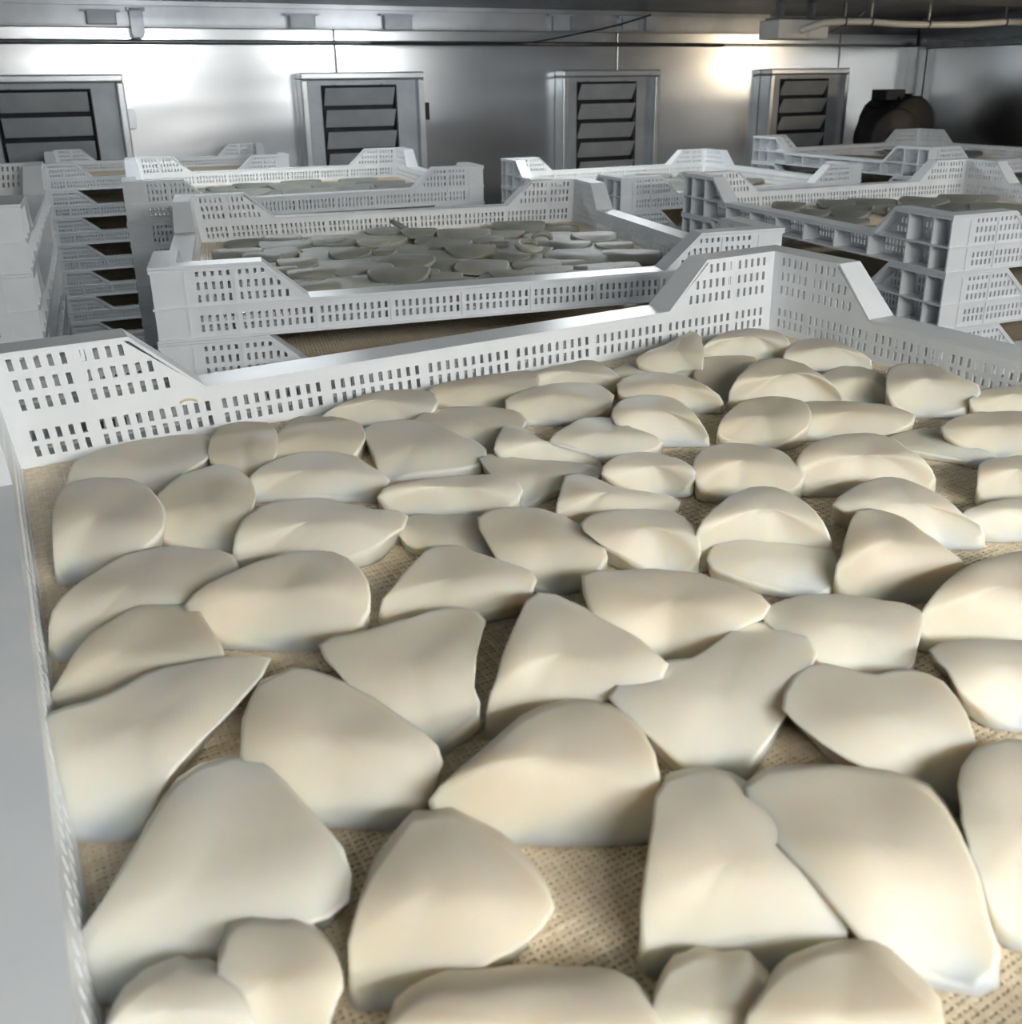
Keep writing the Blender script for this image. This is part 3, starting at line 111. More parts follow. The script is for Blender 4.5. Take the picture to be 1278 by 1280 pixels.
 ('small blocky slice with square left side at the right edge', 0.2, (0.87, 0.49), [(6.12,-4.25,0.1),(6.25,-4.21,0.1),(6.32,-4.23,0.1),(6.4,-4.24,0.09),(6.47,-4.26,0.09),(6.55,-4.27,0.09),(6.62,-4.29,0.08),(6.69,-4.31,0.08),(6.75,-4.34,0.08),(6.79,-4.37,0.08),(6.8,-4.43,0.09),(6.73,-4.52,0.1),(6.61,-4.62,0.1),(6.52,-4.69,0.09),(6.46,-4.73,0.05),(6.43,-4.72,0.01),(6.38,-4.7,-0.01),(6.34,-4.67,-0.03),(6.29,-4.65,-0.04),(6.25,-4.62,-0.05),(6.2,-4.59,-0.06),(6.16,-4.56,-0.07),(6.11,-4.53,-0.08),(6.06,-4.5,-0.09),(6.02,-4.47,-0.09),(5.97,-4.44,-0.08),(5.92,-4.42,-0.04),(5.9,-4.4,0.02),(5.92,-4.38,0.07),(5.99,-4.33,0.1)]),
 ('smooth arched slice at the right edge below the side wall', 0.2, (0.86, 0.52), [(6.55,-3.61,0.1),(6.7,-3.55,0.1),(6.84,-3.52,0.1),(6.97,-3.51,0.1),(7.09,-3.51,0.09),(7.19,-3.52,0.09),(7.27,-3.55,0.08),(7.34,-3.58,0.08),(7.41,-3.61,0.08),(7.48,-3.65,0.08),(7.53,-3.7,0.08),(7.56,-3.75,0.08),(7.55,-3.83,0.09),(7.45,-3.95,0.1),(7.32,-4.07,0.1),(7.23,-4.14,0.07),(7.18,-4.16,0.01),(7.14,-4.14,-0.03),(7.09,-4.11,-0.05),(7.03,-4.08,-0.07),(6.98,-4.04,-0.08),(6.92,-4.0,-0.09),(6.86,-3.97,-0.1),(6.8,-3.93,-0.09),(6.74,-3.9,-0.07),(6.68,-3.86,-0.05),(6.62,-3.82,-0.02),(6.57,-3.79,0.01),(6.53,-3.74,0.04),(6.5,-3.69,0.07)]),
 ('thin flat sliver left of the smooth arched slice near the right edge', 0.08, (0.83, 0.56), [(6.24,-3.34,-0.02),(6.35,-3.32,-0.02),(6.45,-3.32,-0.02),(6.54,-3.33,-0.02),(6.63,-3.34,-0.02),(6.71,-3.35,-0.02),(6.77,-3.39,-0.02),(6.77,-3.46,-0.02),(6.72,-3.56,-0.02),(6.68,-3.65,-0.02),(6.67,-3.72,-0.02),(6.68,-3.78,-0.02),(6.7,-3.84,-0.03),(6.72,-3.89,-0.03),(6.74,-3.94,-0.04),(6.73,-4.0,-0.06),(6.65,-4.02,-0.09),(6.58,-4.0,-0.1),(6.53,-3.96,-0.09),(6.5,-3.92,-0.08),(6.47,-3.87,-0.07),(6.43,-3.83,-0.06),(6.4,-3.78,-0.06),(6.36,-3.74,-0.05),(6.32,-3.7,-0.05),(6.28,-3.66,-0.04),(6.24,-3.61,-0.04),(6.21,-3.56,-0.03),(6.19,-3.5,-0.02),(6.19,-3.43,-0.02)]),
 ('cupped slice with a white lower lip, right of the smooth half dome', 0.22, (0.72, 0.7), [(5.05,-2.63,0.03),(5.09,-2.6,0.08),(5.17,-2.55,0.11),(5.28,-2.49,0.12),(5.42,-2.41,0.12),(5.56,-2.34,0.12),(5.68,-2.3,0.11),(5.79,-2.28,0.1),(5.88,-2.29,0.1),(5.95,-2.31,0.1),(6.01,-2.35,0.1),(6.05,-2.4,0.1),(6.08,-2.47,0.1),(6.08,-2.56,0.11),(6.02,-2.69,0.12),(5.9,-2.84,0.12),(5.8,-2.94,0.11),(5.72,-2.99,0.07),(5.65,-2.99,0.04),(5.6,-2.98,0.01),(5.55,-2.96,-0.02),(5.5,-2.93,-0.05),(5.45,-2.9,-0.08),(5.4,-2.87,-0.1),(5.34,-2.84,-0.09),(5.29,-2.8,-0.08),(5.23,-2.77,-0.06),(5.18,-2.74,-0.04),(5.13,-2.7,-0.03),(5.08,-2.66,-0.01)]),
 ('flat-topped grey slice right of the cupped one', 0.18, (0.78, 0.63), [(6.07,-2.55,0.08),(6.22,-2.51,0.06),(6.3,-2.54,0.06),(6.36,-2.59,0.06),(6.41,-2.64,0.07),(6.48,-2.69,0.07),(6.53,-2.74,0.07),(6.59,-2.8,0.07),(6.63,-2.86,0.07),(6.67,-2.93,0.08),(6.69,-3.01,0.08),(6.7,-3.09,0.08),(6.7,-3.18,0.08),(6.69,-3.27,0.08),(6.61,-3.32,0.04),(6.54,-3.31,0.01),(6.48,-3.27,-0.02),(6.42,-3.24,-0.05),(6.36,-3.19,-0.06),(6.3,-3.15,-0.07),(6.24,-3.11,-0.08),(6.17,-3.07,-0.08),(6.11,-3.03,-0.09),(6.04,-2.99,-0.09),(5.98,-2.95,-0.09),(5.91,-2.91,-0.09),(5.84,-2.87,-0.07),(5.78,-2.84,-0.02),(5.78,-2.8,0.05),(5.87,-2.71,0.08)]),
 ('large cream dome near the far right corner', 0.3, (0.73, 0.69), [(5.79,-1.96,-0.02),(5.76,-1.99,0.08),(5.8,-1.99,0.15),(5.9,-1.94,0.19),(6.07,-1.84,0.2),(6.29,-1.7,0.19),(6.49,-1.61,0.18),(6.63,-1.59,0.17),(6.71,-1.63,0.17),(6.75,-1.71,0.17),(6.74,-1.84,0.18),(6.7,-1.99,0.2),(6.64,-2.14,0.2),(6.59,-2.29,0.2),(6.56,-2.4,0.18),(6.57,-2.48,0.14),(6.61,-2.52,0.08),(6.68,-2.52,-0.01),(6.67,-2.47,-0.08),(6.61,-2.42,-0.09),(6.54,-2.37,-0.1),(6.47,-2.33,-0.09),(6.39,-2.28,-0.09),(6.32,-2.24,-0.08),(6.24,-2.2,-0.07),(6.16,-2.16,-0.06),(6.09,-2.12,-0.05),(6.01,-2.08,-0.05),(5.94,-2.04,-0.05),(5.87,-1.99,-0.05)]),
 ('smooth slice resting in the far right corner', 0.24, (0.7, 0.72), [(6.54,-0.69,0.02),(6.55,-0.72,0.09),(6.63,-0.7,0.13),(6.76,-0.64,0.14),(6.91,-0.57,0.14),(7.05,-0.52,0.14),(7.18,-0.48,0.13),(7.3,-0.47,0.12),(7.4,-0.47,0.12),(7.47,-0.51,0.12),(7.52,-0.57,0.12),(7.54,-0.65,0.12),(7.54,-0.76,0.13),(7.5,-0.9,0.14),(7.42,-1.06,0.14),(7.35,-1.18,0.12),(7.33,-1.21,0.05),(7.36,-1.15,-0.04),(7.35,-1.08,-0.09),(7.29,-1.04,-0.1),(7.22,-1.01,-0.08),(7.15,-0.98,-0.07),(7.08,-0.94,-0.07),(7.02,-0.91,-0.06),(6.95,-0.87,-0.06),(6.89,-0.83,-0.06),(6.82,-0.8,-0.05),(6.75,-0.76,-0.04),(6.69,-0.73,-0.03),(6.62,-0.7,-0.02)]),
 ('curved slice along the right wall beside the far corner', 0.2, (0.76, 0.66), [(7.05,-1.38,0.06),(7.15,-1.31,0.1),(7.32,-1.21,0.1),(7.5,-1.12,0.1),(7.64,-1.07,0.09),(7.75,-1.07,0.08),(7.84,-1.09,0.08),(7.9,-1.13,0.08),(7.92,-1.2,0.09),(7.91,-1.3,0.09),(7.88,-1.42,0.1),(7.84,-1.54,0.1),(7.81,-1.65,0.1),(7.79,-1.74,0.09),(7.78,-1.82,0.07),(7.8,-1.88,0.03),(7.81,-1.88,-0.03),(7.77,-1.84,-0.06),(7.72,-1.8,-0.07),(7.66,-1.76,-0.08),(7.61,-1.72,-0.09),(7.55,-1.69,-0.09),(7.49,-1.65,-0.1),(7.43,-1.61,-0.09),(7.37,-1.58,-0.09),(7.31,-1.54,-0.08),(7.24,-1.51,-0.07),(7.18,-1.48,-0.05),(7.11,-1.45,-0.02),(7.05,-1.41,0.01)]),
 ('grey-pink slice with a thin white front edge near the right wall', 0.18, (0.78, 0.63), [(6.84,-2.08,0.08),(6.97,-2.02,0.08),(7.09,-1.98,0.08),(7.2,-1.95,0.07),(7.29,-1.94,0.07),(7.36,-1.95,0.06),(7.4,-1.99,0.06),(7.43,-2.04,0.07),(7.44,-2.09,0.07),(7.44,-2.16,0.07),(7.43,-2.24,0.08),(7.4,-2.33,0.08),(7.33,-2.43,0.08),(7.27,-2.52,0.07),(7.22,-2.58,0.04),(7.2,-2.62,0.0),(7.18,-2.61,-0.05),(7.15,-2.59,-0.07),(7.11,-2.56,-0.09),(7.06,-2.54,-0.09),(7.02,-2.51,-0.1),(6.97,-2.48,-0.09),(6.93,-2.45,-0.09),(6.88,-2.42,-0.08),(6.84,-2.4,-0.06),(6.8,-2.37,-0.03),(6.76,-2.34,0.0),(6.74,-2.3,0.03),(6.74,-2.25,0.06),(6.76,-2.19,0.07)]),
 ('scooped slice leaning on the right wall', 0.26, (0.82, 0.57), [(6.89,-2.8,0.11),(6.97,-2.72,0.15),(7.13,-2.59,0.16),(7.36,-2.43,0.16),(7.58,-2.34,0.14),(7.7,-2.33,0.13),(7.78,-2.36,0.13),(7.83,-2.41,0.13),(7.86,-2.48,0.14),(7.86,-2.57,0.15),(7.82,-2.68,0.15),(7.77,-2.79,0.16),(7.73,-2.9,0.16),(7.69,-3.0,0.16),(7.68,-3.08,0.16),(7.66,-3.17,0.15),(7.6,-3.24,0.11),(7.54,-3.25,0.07),(7.49,-3.23,0.02),(7.44,-3.21,-0.02),(7.39,-3.17,-0.05),(7.34,-3.13,-0.07),(7.28,-3.1,-0.08),(7.23,-3.06,-0.09),(7.17,-3.02,-0.09),(7.1,-2.99,-0.09),(7.04,-2.95,-0.07),(6.98,-2.92,-0.03),(6.92,-2.88,0.01),(6.88,-2.85,0.06)]),
 ('slice at the right wall partly cut by the right edge', 0.18, (0.86, 0.51), [(7.44,-3.24,0.07),(7.56,-3.2,0.08),(7.7,-3.17,0.08),(7.82,-3.15,0.08),(7.93,-3.15,0.07),(8.02,-3.16,0.07),(8.1,-3.18,0.06),(8.18,-3.2,0.06),(8.23,-3.23,0.06),(8.28,-3.28,0.06),(8.31,-3.32,0.07),(8.34,-3.38,0.07),(8.33,-3.45,0.08),(8.29,-3.54,0.08),(8.18,-3.64,0.08),(8.11,-3.7,0.04),(8.1,-3.7,-0.02),(8.08,-3.66,-0.06),(8.03,-3.63,-0.08),(7.98,-3.59,-0.09),(7.93,-3.56,-0.09),(7.88,-3.52,-0.09),(7.83,-3.49,-0.09),(7.77,-3.46,-0.09),(7.72,-3.42,-0.1),(7.66,-3.39,-0.09),(7.61,-3.36,-0.08),(7.54,-3.33,-0.07),(7.48,-3.31,-0.03),(7.42,-3.28,0.02)]),
 ('pointed wedge leaning against the far wall near its right end', 0.26, (0.64, 0.77), [(5.6,-0.78,0.11),(5.67,-0.75,0.13),(5.76,-0.73,0.15),(5.85,-0.7,0.16),(5.94,-0.68,0.16),(6.05,-0.65,0.16),(6.16,-0.6,0.16),(6.28,-0.54,0.16),(6.43,-0.45,0.16),(6.59,-0.35,0.14),(6.74,-0.27,0.13),(6.75,-0.36,0.14),(6.62,-0.58,0.16),(6.46,-0.8,0.16),(6.33,-0.97,0.16),(6.23,-1.09,0.14),(6.17,-1.16,0.1),(6.14,-1.19,0.05),(6.11,-1.2,-0.01),(6.09,-1.19,-0.07),(6.04,-1.16,-0.1),(5.99,-1.13,-0.09),(5.93,-1.09,-0.08),(5.88,-1.06,-0.06),(5.83,-1.03,-0.04),(5.78,-0.99,-0.02),(5.73,-0.96,0.01),(5.68,-0.92,0.03),(5.64,-0.88,0.05),(5.6,-0.84,0.07)]),
 ('dark sunken slice left of the large cream dome by the corner', 0.12, (0.68, 0.73), [(5.95,-1.27,0.01),(6.05,-1.16,0.02),(6.18,-1.05,0.02),(6.32,-0.93,0.02),(6.45,-0.86,0.02),(6.54,-0.84,0.01),(6.61,-0.85,0.01),(6.67,-0.88,0.01),(6.72,-0.9,0.01),(6.77,-0.93,0.01),(6.82,-0.96,0.01),(6.87,-0.99,0.01),(6.91,-1.04,0.01),(6.93,-1.1,0.01),(6.84,-1.24,0.02),(6.68,-1.38,0.02),(6.55,-1.47,0.02),(6.44,-1.54,0.01),(6.34,-1.59,-0.0),(6.26,-1.63,-0.02),(6.18,-1.67,-0.04),(6.11,-1.69,-0.06),(6.05,-1.7,-0.08),(5.99,-1.7,-0.1),(5.94,-1.67,-0.09),(5.92,-1.62,-0.08),(5.91,-1.56,-0.06),(5.91,-1.5,-0.04),(5.9,-1.44,-0.03),(5.91,-1.37,-0.01)]),
 ('thin pale slice at the foot of the pointed wedge', 0.1, (0.62, 0.78), [(5.32,-0.7,-0.02),(5.42,-0.64,-0.0),(5.53,-0.59,0.0),(5.64,-0.54,0.0),(5.75,-0.5,0.0),(5.85,-0.47,-0.0),(5.94,-0.48,-0.01),(6.0,-0.51,-0.01),(6.04,-0.57,-0.01),(6.08,-0.63,-0.0),(6.11,-0.7,-0.0),(6.13,-0.78,0.0),(6.14,-0.87,0.0),(6.14,-0.97,0.0),(6.13,-1.07,-0.0),(6.11,-1.17,-0.02),(6.05,-1.23,-0.05),(5.98,-1.22,-0.07),(5.91,-1.2,-0.08),(5.85,-1.17,-0.09),(5.8,-1.14,-0.09),(5.74,-1.11,-0.1),(5.68,-1.07,-0.09),(5.63,-1.03,-0.09),(5.58,-0.99,-0.09),(5.53,-0.95,-0.08),(5.48,-0.91,-0.07),(5.43,-0.87,-0.06),(5.38,-0.82,-0.05),(5.34,-0.77,-0.04)]),
]
MOUNDS = {
 'B': [(-3.44,1.46,-0.09,0.47,0.32,0.12,-0.05),(-2.55,2.81,-0.09,0.4,0.27,0.12,-0.11),(-0.44,2.91,-0.02,0.38,0.32,0.07,0.0),(-0.82,1.97,-0.09,0.33,0.26,0.07,-0.28),(-1.99,1.39,-0.09,0.26,0.18,0.06,-0.25),(-1.48,0.43,-0.02,0.38,0.32,0.1,0.07),(-0.85,0.38,-0.03,0.23,0.16,0.08,-0.27),(-2.45,-0.09,-0.05,0.36,0.3,0.1,0.15),(-0.7,-0.87,-0.02,0.51,0.34,0.12,-0.11),(-1.48,-1.1,-0.04,0.53,0.41,0.11,-0.32),(-2.3,-1.17,-0.06,0.42,0.28,0.12,0.19),(-0.98,-1.93,-0.02,0.5,0.4,0.12,-0.29),(-2.29,-2.4,-0.02,0.32,0.25,0.1,0.15),(0.2,2.36,-0.03,0.37,0.29,0.12,-0.24),(1.0,1.89,-0.05,0.55,0.42,0.12,-0.44),(0.33,1.7,-0.08,0.33,0.28,0.07,-0.48),(0.28,0.64,-0.11,0.26,0.21,0.11,-0.35),(0.74,0.09,-0.06,0.47,0.36,0.12,-0.34),(1.41,0.54,-0.01,0.18,0.12,0.07,-0.33),(-0.11,-0.98,-0.09,0.39,0.31,0.1,-0.35),(-0.24,-2.15,-0.07,0.26,0.22,0.1,-0.33),(0.52,-1.54,-0.05,0.45,0.4,0.1,-0.5),(3.17,2.31,-0.1,0.49,0.34,0.09,-0.18),(2.46,2.61,-0.05,0.58,0.41,0.11,-0.4),(2.57,0.14,-0.09,0.52,0.4,0.11,-0.62),(3.46,0.74,-0.04,0.45,0.39,0.08,-0.11),(3.73,0.76,-0.04,0.18,0.16,0.08,-0.69),(1.49,-1.52,-0.08,0.42,0.37,0.08,-0.15),(2.34,-1.12,-0.07,0.56,0.49,0.11,-0.29),(1.97,-2.3,-0.03,0.12,0.09,0.07,-0.55),(3.28,-1.46,-0.07,0.56,0.38,0.12,-0.49),(1.18,-1.0,-0.01,0.32,0.23,0.09,-0.59),(-1.15,2.59,-0.11,0.41,0.28,0.08,0.05),(-1.63,2.61,-0.07,0.37,0.27,0.07,-0.34),(-2.98,0.59,-0.01,0.36,0.27,0.09,-0.2),(-2.77,-0.41,-0.1,0.31,0.21,0.09,-0.24),(0.78,-2.34,-0.04,0.37,0.25,0.07,-0.57),(3.47,-0.27,-0.06,0.38,0.27,0.07,-0.11),(-3.2,2.95,-0.1,0.46,0.36,0.06,0.15),(1.4,1.38,-0.07,0.33,0.29,0.08,-0.28),(0.73,-2.48,-0.09,0.43,0.33,0.06,-0.57),(2.06,-2.62,-0.07,0.44,0.31,0.06,-0.15),(-2.92,-2.45,-0.11,0.63,0.46,0.06,-0.49),(-2.86,-1.39,-0.11,0.52,0.43,0.09,-0.13),(-2.45,0.14,-0.11,0.66,0.46,0.08,0.04),(-2.82,1.45,-0.11,0.57,0.35,0.09,0.22),(-2.51,2.49,-0.11,0.54,0.41,0.08,-0.17),(-1.72,-2.06,-0.11,0.6,0.46,0.09,-0.63),(-1.51,-1.4,-0.11,0.65,0.55,0.09,-0.57),(-1.83,-0.15,-0.11,0.65,0.5,0.08,-0.13),(-1.75,0.94,-0.11,0.61,0.51,0.09,-0.69),(-1.43,2.58,-0.11,0.64,0.4,0.09,-0.15),(-0.44,-2.41,-0.11,0.64,0.42,0.09,0.07),(-0.79,-1.4,-0.11,0.56,0.41,0.07,-0.21),(-0.73,-0.03,-0.11,0.64,0.48,0.08,-0.18),(-0.36,0.99,-0.11,0.48,0.39,0.07,-0.32),(-0.68,2.4,-0.11,0.62,0.42,0.09,-0.6),(0.74,-2.3,-0.11,0.5,0.38,0.07,0.16),(0.74,-1.31,-0.11,0.62,0.38,0.06,0.14),(0.36,0.27,-0.11,0.56,0.44,0.06,-0.55),(0.56,1.47,-0.11,0.57,0.39,0.08,-0.69),(0.53,2.54,-0.11,0.54,0.39,0.07,-0.62),(1.52,-2.15,-0.11,0.52,0.43,0.09,-0.07),(1.5,-0.89,-0.11,0.6,0.45,0.07,0.21),(1.75,0.12,-0.11,0.54,0.44,0.07,-0.56),(1.69,1.01,-0.11,0.62,0.43,0.05,-0.56),(1.81,2.33,-0.11,0.63,0.4,0.07,-0.35),(2.61,-2.05,-0.11,0.59,0.37,0.06,-0.05),(2.41,-1.41,-0.11,0.54,0.36,0.09,0.13),(2.91,-0.15,-0.11,0.62,0.5,0.07,-0.2),(2.81,1.51,-0.11,0.58,0.49,0.05,-0.05),(2.73,2.61,-0.11,0.6,0.47,0.06,0.23)],
 'C': [(-1.91,1.12,-0.07,0.41,0.33,0.12,0.17),(-1.2,-0.35,-0.04,0.6,0.44,0.12,-0.26),(0.19,1.07,-0.08,0.77,0.62,0.12,0.16),(0.24,-1.3,-0.02,0.77,0.58,0.12,-0.21),(1.3,0.31,-0.03,0.66,0.48,0.12,-0.23),(2.38,0.87,-0.11,0.6,0.41,0.12,-0.19),(2.92,0.02,-0.04,0.47,0.38,0.12,-0.32),(3.19,-1.22,-0.01,0.32,0.26,0.12,-0.46),(-0.66,-0.47,-0.1,0.52,0.47,0.12,0.18),(1.55,-1.1,-0.02,0.6,0.48,0.12,-0.31),(-2.62,-1.85,-0.11,0.5,0.33,0.09,0.08),(-2.56,-0.36,-0.11,0.51,0.33,0.06,0.09),(-2.03,0.61,-0.11,0.6,0.44,0.07,-0.54),(-2.55,1.98,-0.11,0.5,0.3,0.05,0.29),(-0.64,-1.99,-0.11,0.53,0.44,0.08,0.25),(-0.75,-0.54,-0.11,0.64,0.5,0.08,-0.15),(-0.52,0.78,-0.11,0.57,0.36,0.05,-0.53),(-0.89,2.4,-0.11,0.64,0.42,0.08,-0.37),(0.42,-1.88,-0.11,0.55,0.39,0.05,0.26),(1.08,-0.45,-0.11,0.51,0.32,0.06,-0.15),(0.55,1.03,-0.11,0.57,0.44,0.09,0.01),(0.7,2.52,-0.11,0.65,0.54,0.08,-0.11),(2.73,-2.31,-0.11,0.5,0.38,0.08,0.2),(2.51,-0.87,-0.11,0.59,0.36,0.08,-0.04),(2.5,0.67,-0.11,0.54,0.44,0.08,0.19),(2.53,2.41,-0.11,0.64,0.53,0.07,-0.17)],
 'H': [(-2.4,2.86,-0.01,0.4,0.29,0.12,-0.9),(-2.5,1.77,-0.04,0.36,0.28,0.1,-0.65),(-1.88,1.33,-0.05,0.48,0.34,0.12,-0.89),(0.19,2.93,-0.1,0.6,0.5,0.12,-0.48),(-0.45,1.46,-0.04,0.47,0.32,0.12,-0.47),(1.08,2.17,-0.03,0.58,0.45,0.12,-1.08),(2.33,2.24,-0.03,0.48,0.39,0.12,-0.74),(1.38,1.48,-0.11,0.51,0.42,0.12,-1.09),(1.96,0.66,-0.06,0.67,0.46,0.12,-0.93),(-0.35,0.97,-0.02,0.52,0.44,0.12,-0.58),(-0.82,3.06,-0.08,0.46,0.35,0.12,-0.62),(3.27,2.43,-0.11,0.47,0.35,0.12,-0.54),(-2.56,-2.02,-0.11,0.62,0.5,0.08,0.0),(-2.79,-0.4,-0.11,0.56,0.36,0.09,-0.42),(-2.3,1.04,-0.11,0.62,0.43,0.06,-0.08),(-2.78,2.09,-0.11,0.53,0.38,0.06,0.21),(-1.13,-1.8,-0.11,0.5,0.4,0.06,-0.61),(-0.66,-0.4,-0.11,0.52,0.43,0.07,-0.59),(-0.41,0.54,-0.11,0.54,0.39,0.06,0.14),(-0.96,2.31,-0.11,0.5,0.42,0.08,0.21),(0.54,-2.0,-0.11,0.49,0.4,0.05,0.07),(0.43,-0.82,-0.11,0.51,0.33,0.06,0.28),(1.19,0.55,-0.11,0.59,0.41,0.06,0.26),(1.18,1.94,-0.11,0.65,0.5,0.09,0.0),(2.08,-2.38,-0.11,0.6,0.49,0.06,-0.22),(2.29,-0.51,-0.11,0.58,0.43,0.08,0.06),(2.18,0.59,-0.11,0.49,0.31,0.07,-0.51),(2.29,2.42,-0.11,0.59,0.41,0.09,-0.51)],
 'I': [(-0.3,-0.86,-0.08,0.61,0.54,0.12,-0.75),(1.56,0.6,-0.11,0.65,0.45,0.12,-0.41),(3.23,1.85,-0.04,0.68,0.6,0.12,-0.63),(3.08,0.16,-0.11,0.83,0.6,0.12,-0.56),(3.03,2.43,-0.07,0.88,0.6,0.12,-0.73),(1.08,2.82,-0.06,0.7,0.52,0.12,-0.58),(0.48,2.8,-0.1,0.72,0.47,0.12,-0.34),(-2.71,-2.31,-0.11,0.61,0.43,0.07,0.19),(-2.38,-0.92,-0.11,0.57,0.48,0.07,-0.1),(-2.78,0.74,-0.11,0.59,0.46,0.08,-0.56),(-2.57,2.21,-0.11,0.49,0.31,0.06,-0.07),(-0.66,-2.13,-0.11,0.51,0.35,0.09,0.24),(-0.77,-0.65,-0.11,0.53,0.36,0.06,0.16),(-1.1,1.07,-0.11,0.52,0.37,0.07,0.29),(-0.72,1.93,-0.11,0.51,0.39,0.08,0.17),(1.03,-2.09,-0.11,0.49,0.41,0.07,-0.44),(1.09,-0.9,-0.11,0.49,0.35,0.07,-0.42),(1.11,0.63,-0.11,0.6,0.51,0.07,-0.7),(1.08,1.95,-0.11,0.58,0.47,0.07,-0.62),(2.23,-1.91,-0.11,0.56,0.46,0.09,0.12),(2.74,-0.32,-0.11,0.52,0.43,0.05,-0.7),(2.34,0.49,-0.11,0.53,0.39,0.08,-0.03),(2.44,2.4,-0.11,0.59,0.43,0.05,-0.26)],
 'J': [(-1.28,2.3,-0.1,0.71,0.48,0.12,-0.63),(-1.04,1.18,-0.08,0.63,0.46,0.12,-0.95),(1.96,2.78,-0.05,0.67,0.46,0.12,-0.75),(3.01,2.63,-0.1,0.9,0.8,0.12,-1.09),(3.06,0.87,-0.03,0.85,0.67,0.12,-0.96),(-2.19,-1.89,-0.11,0.53,0.37,0.07,-0.45),(-2.41,0.2,-0.11,0.59,0.38,0.07,-0.12),(-2.03,2.2,-0.11,0.58,0.38,0.08,0.26),(-0.96,-2.1,-0.11,0.56,0.38,0.06,-0.38),(-0.97,-0.08,-0.11,0.52,0.37,0.08,-0.38),(-0.94,2.35,-0.11,0.64,0.51,0.06,-0.6),(0.4,-1.56,-0.11,0.66,0.4,0.05,-0.04),(0.6,0.51,-0.11,0.58,0.38,0.07,-0.46),(0.63,1.61,-0.11,0.56,0.44,0.08,-0.6),(2.79,-1.98,-0.11,0.49,0.29,0.08,-0.14),(2.28,0.23,-0.11,0.66,0.45,0.05,-0.34),(2.39,2.45,-0.11,0.62,0.46,0.07,0.03)],
}
# ------------------------------------------------------------------ materials
def new_mat(name, colr, rough=0.5, metal=0.0):
    mt = bpy.data.materials.new(name)
    mt.use_nodes = True
    b = mt.node_tree.nodes['Principled BSDF']
    b.inputs['Base Color'].default_value = (*colr, 1)
    b.inputs['Roughness'].default_value = rough
    b.inputs['Metallic'].default_value = metal
    return mt, mt.node_tree, b

def add_noise(nt, scale, detail=3.0, stretch=(1, 1, 1), coord='Object', rough=0.5):
    tc = nt.nodes.new('ShaderNodeTexCoord')
    mp = nt.nodes.new('ShaderNodeMapping')
    mp.inputs['Scale'].default_value = stretch
    nt.links.new(tc.outputs[coord], mp.inputs['Vector'])
    nz = nt.nodes.new('ShaderNodeTexNoise')
    nz.inputs['Scale'].default_value = scale
    nz.inputs['Detail'].default_value = detail
    nz.inputs['Roughness'].default_value = rough
    nt.links.new(mp.outputs[0], nz.inputs['Vector'])
    return nz

def ramp(nt, fac, c0, c1, p0=0.35, p1=0.65):
    r = nt.nodes.new('ShaderNodeValToRGB')
    r.color_ramp.elements[0].position = p0
    r.color_ramp.elements[1].position = p1
    r.color_ramp.elements[0].color = (*c0, 1)
    r.color_ramp.elements[1].color = (*c1, 1)
    nt.links.new(fac, r.inputs[0])
    return r

def bump(nt, b, h, strength, dist, prev=None):
    bp = nt.nodes.new('ShaderNodeBump')
    bp.inputs['Strength'].default_value = strength
    bp.inputs['Distance'].default_value = dist
    nt.links.new(h, bp.inputs['Height'])
    if prev:
        nt.links.new(prev.outputs[0], bp.inputs['Normal'])
    nt.links.new(bp.outputs[0], b.inputs['Normal'])
    return bp

def simple(name, c0, c1, rough, metal=0.0, scale=12.0, bstr=0.05, bdist=0.002):
    mt, nt, b = new_mat(name, c0, rough, metal)
    nz = add_noise(nt, scale)
    r = ramp(nt, nz.outputs['Fac'], c0, c1)
    nt.links.new(r.outputs[0], b.inputs['Base Color'])
    bump(nt, b, nz.outputs['Fac'], bstr, bdist)
    return mt

MAT = {}
MAT['plastic'] = simple('white_plastic', (0.83, 0.87, 0.90), (0.88, 0.91, 0.94), 0.30, scale=25)

mt, nt, b = new_mat('slice_flesh', (0.8, 0.74, 0.62), 0.52)
nz = add_noise(nt, 9.0, 4)
oi = nt.nodes.new('ShaderNodeObjectInfo')
ad = nt.nodes.new('ShaderNodeMath'); ad.operation = 'MULTIPLY_ADD'
nt.links.new(oi.outputs['Random'], ad.inputs[0]); ad.inputs[1].default_value = 0.35
sb = nt.nodes.new('ShaderNodeMath'); sb.operation = 'SUBTRACT'
nt.links.new(nz.outputs['Fac'], sb.inputs[0]); sb.inputs[1].default_value = 0.17
nt.links.new(sb.outputs[0], ad.inputs[2])
rp = ramp(nt, ad.outputs[0], (0.70, 0.625, 0.485), (0.84, 0.81, 0.72), 0.25, 0.75)
nt.links.new(rp.outputs[0], b.inputs['Base Color'])
b.inputs['Subsurface Weight'].default_value = 0.6
b.inputs['Subsurface Radius'].default_value = (1.0, 0.65, 0.35)
b.inputs['Subsurface Scale'].default_value = 0.018
b.inputs['Coat Weight'].default_value = 0.03
b.inputs['Coat Roughness'].default_value = 0.2
nf = add_noise(nt, 60.0, 3)
bump(nt, b, nf.outputs['Fac'], 0.06, 0.003)
MAT['slice'] = mt
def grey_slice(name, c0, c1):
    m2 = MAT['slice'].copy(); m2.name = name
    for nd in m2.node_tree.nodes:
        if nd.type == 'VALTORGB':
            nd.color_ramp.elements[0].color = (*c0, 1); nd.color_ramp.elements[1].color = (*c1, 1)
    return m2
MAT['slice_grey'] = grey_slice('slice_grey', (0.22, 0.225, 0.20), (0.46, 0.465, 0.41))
MAT['slice_dark'] = grey_slice('slice_dark', (0.17, 0.175, 0.16), (0.30, 0.305, 0.28))
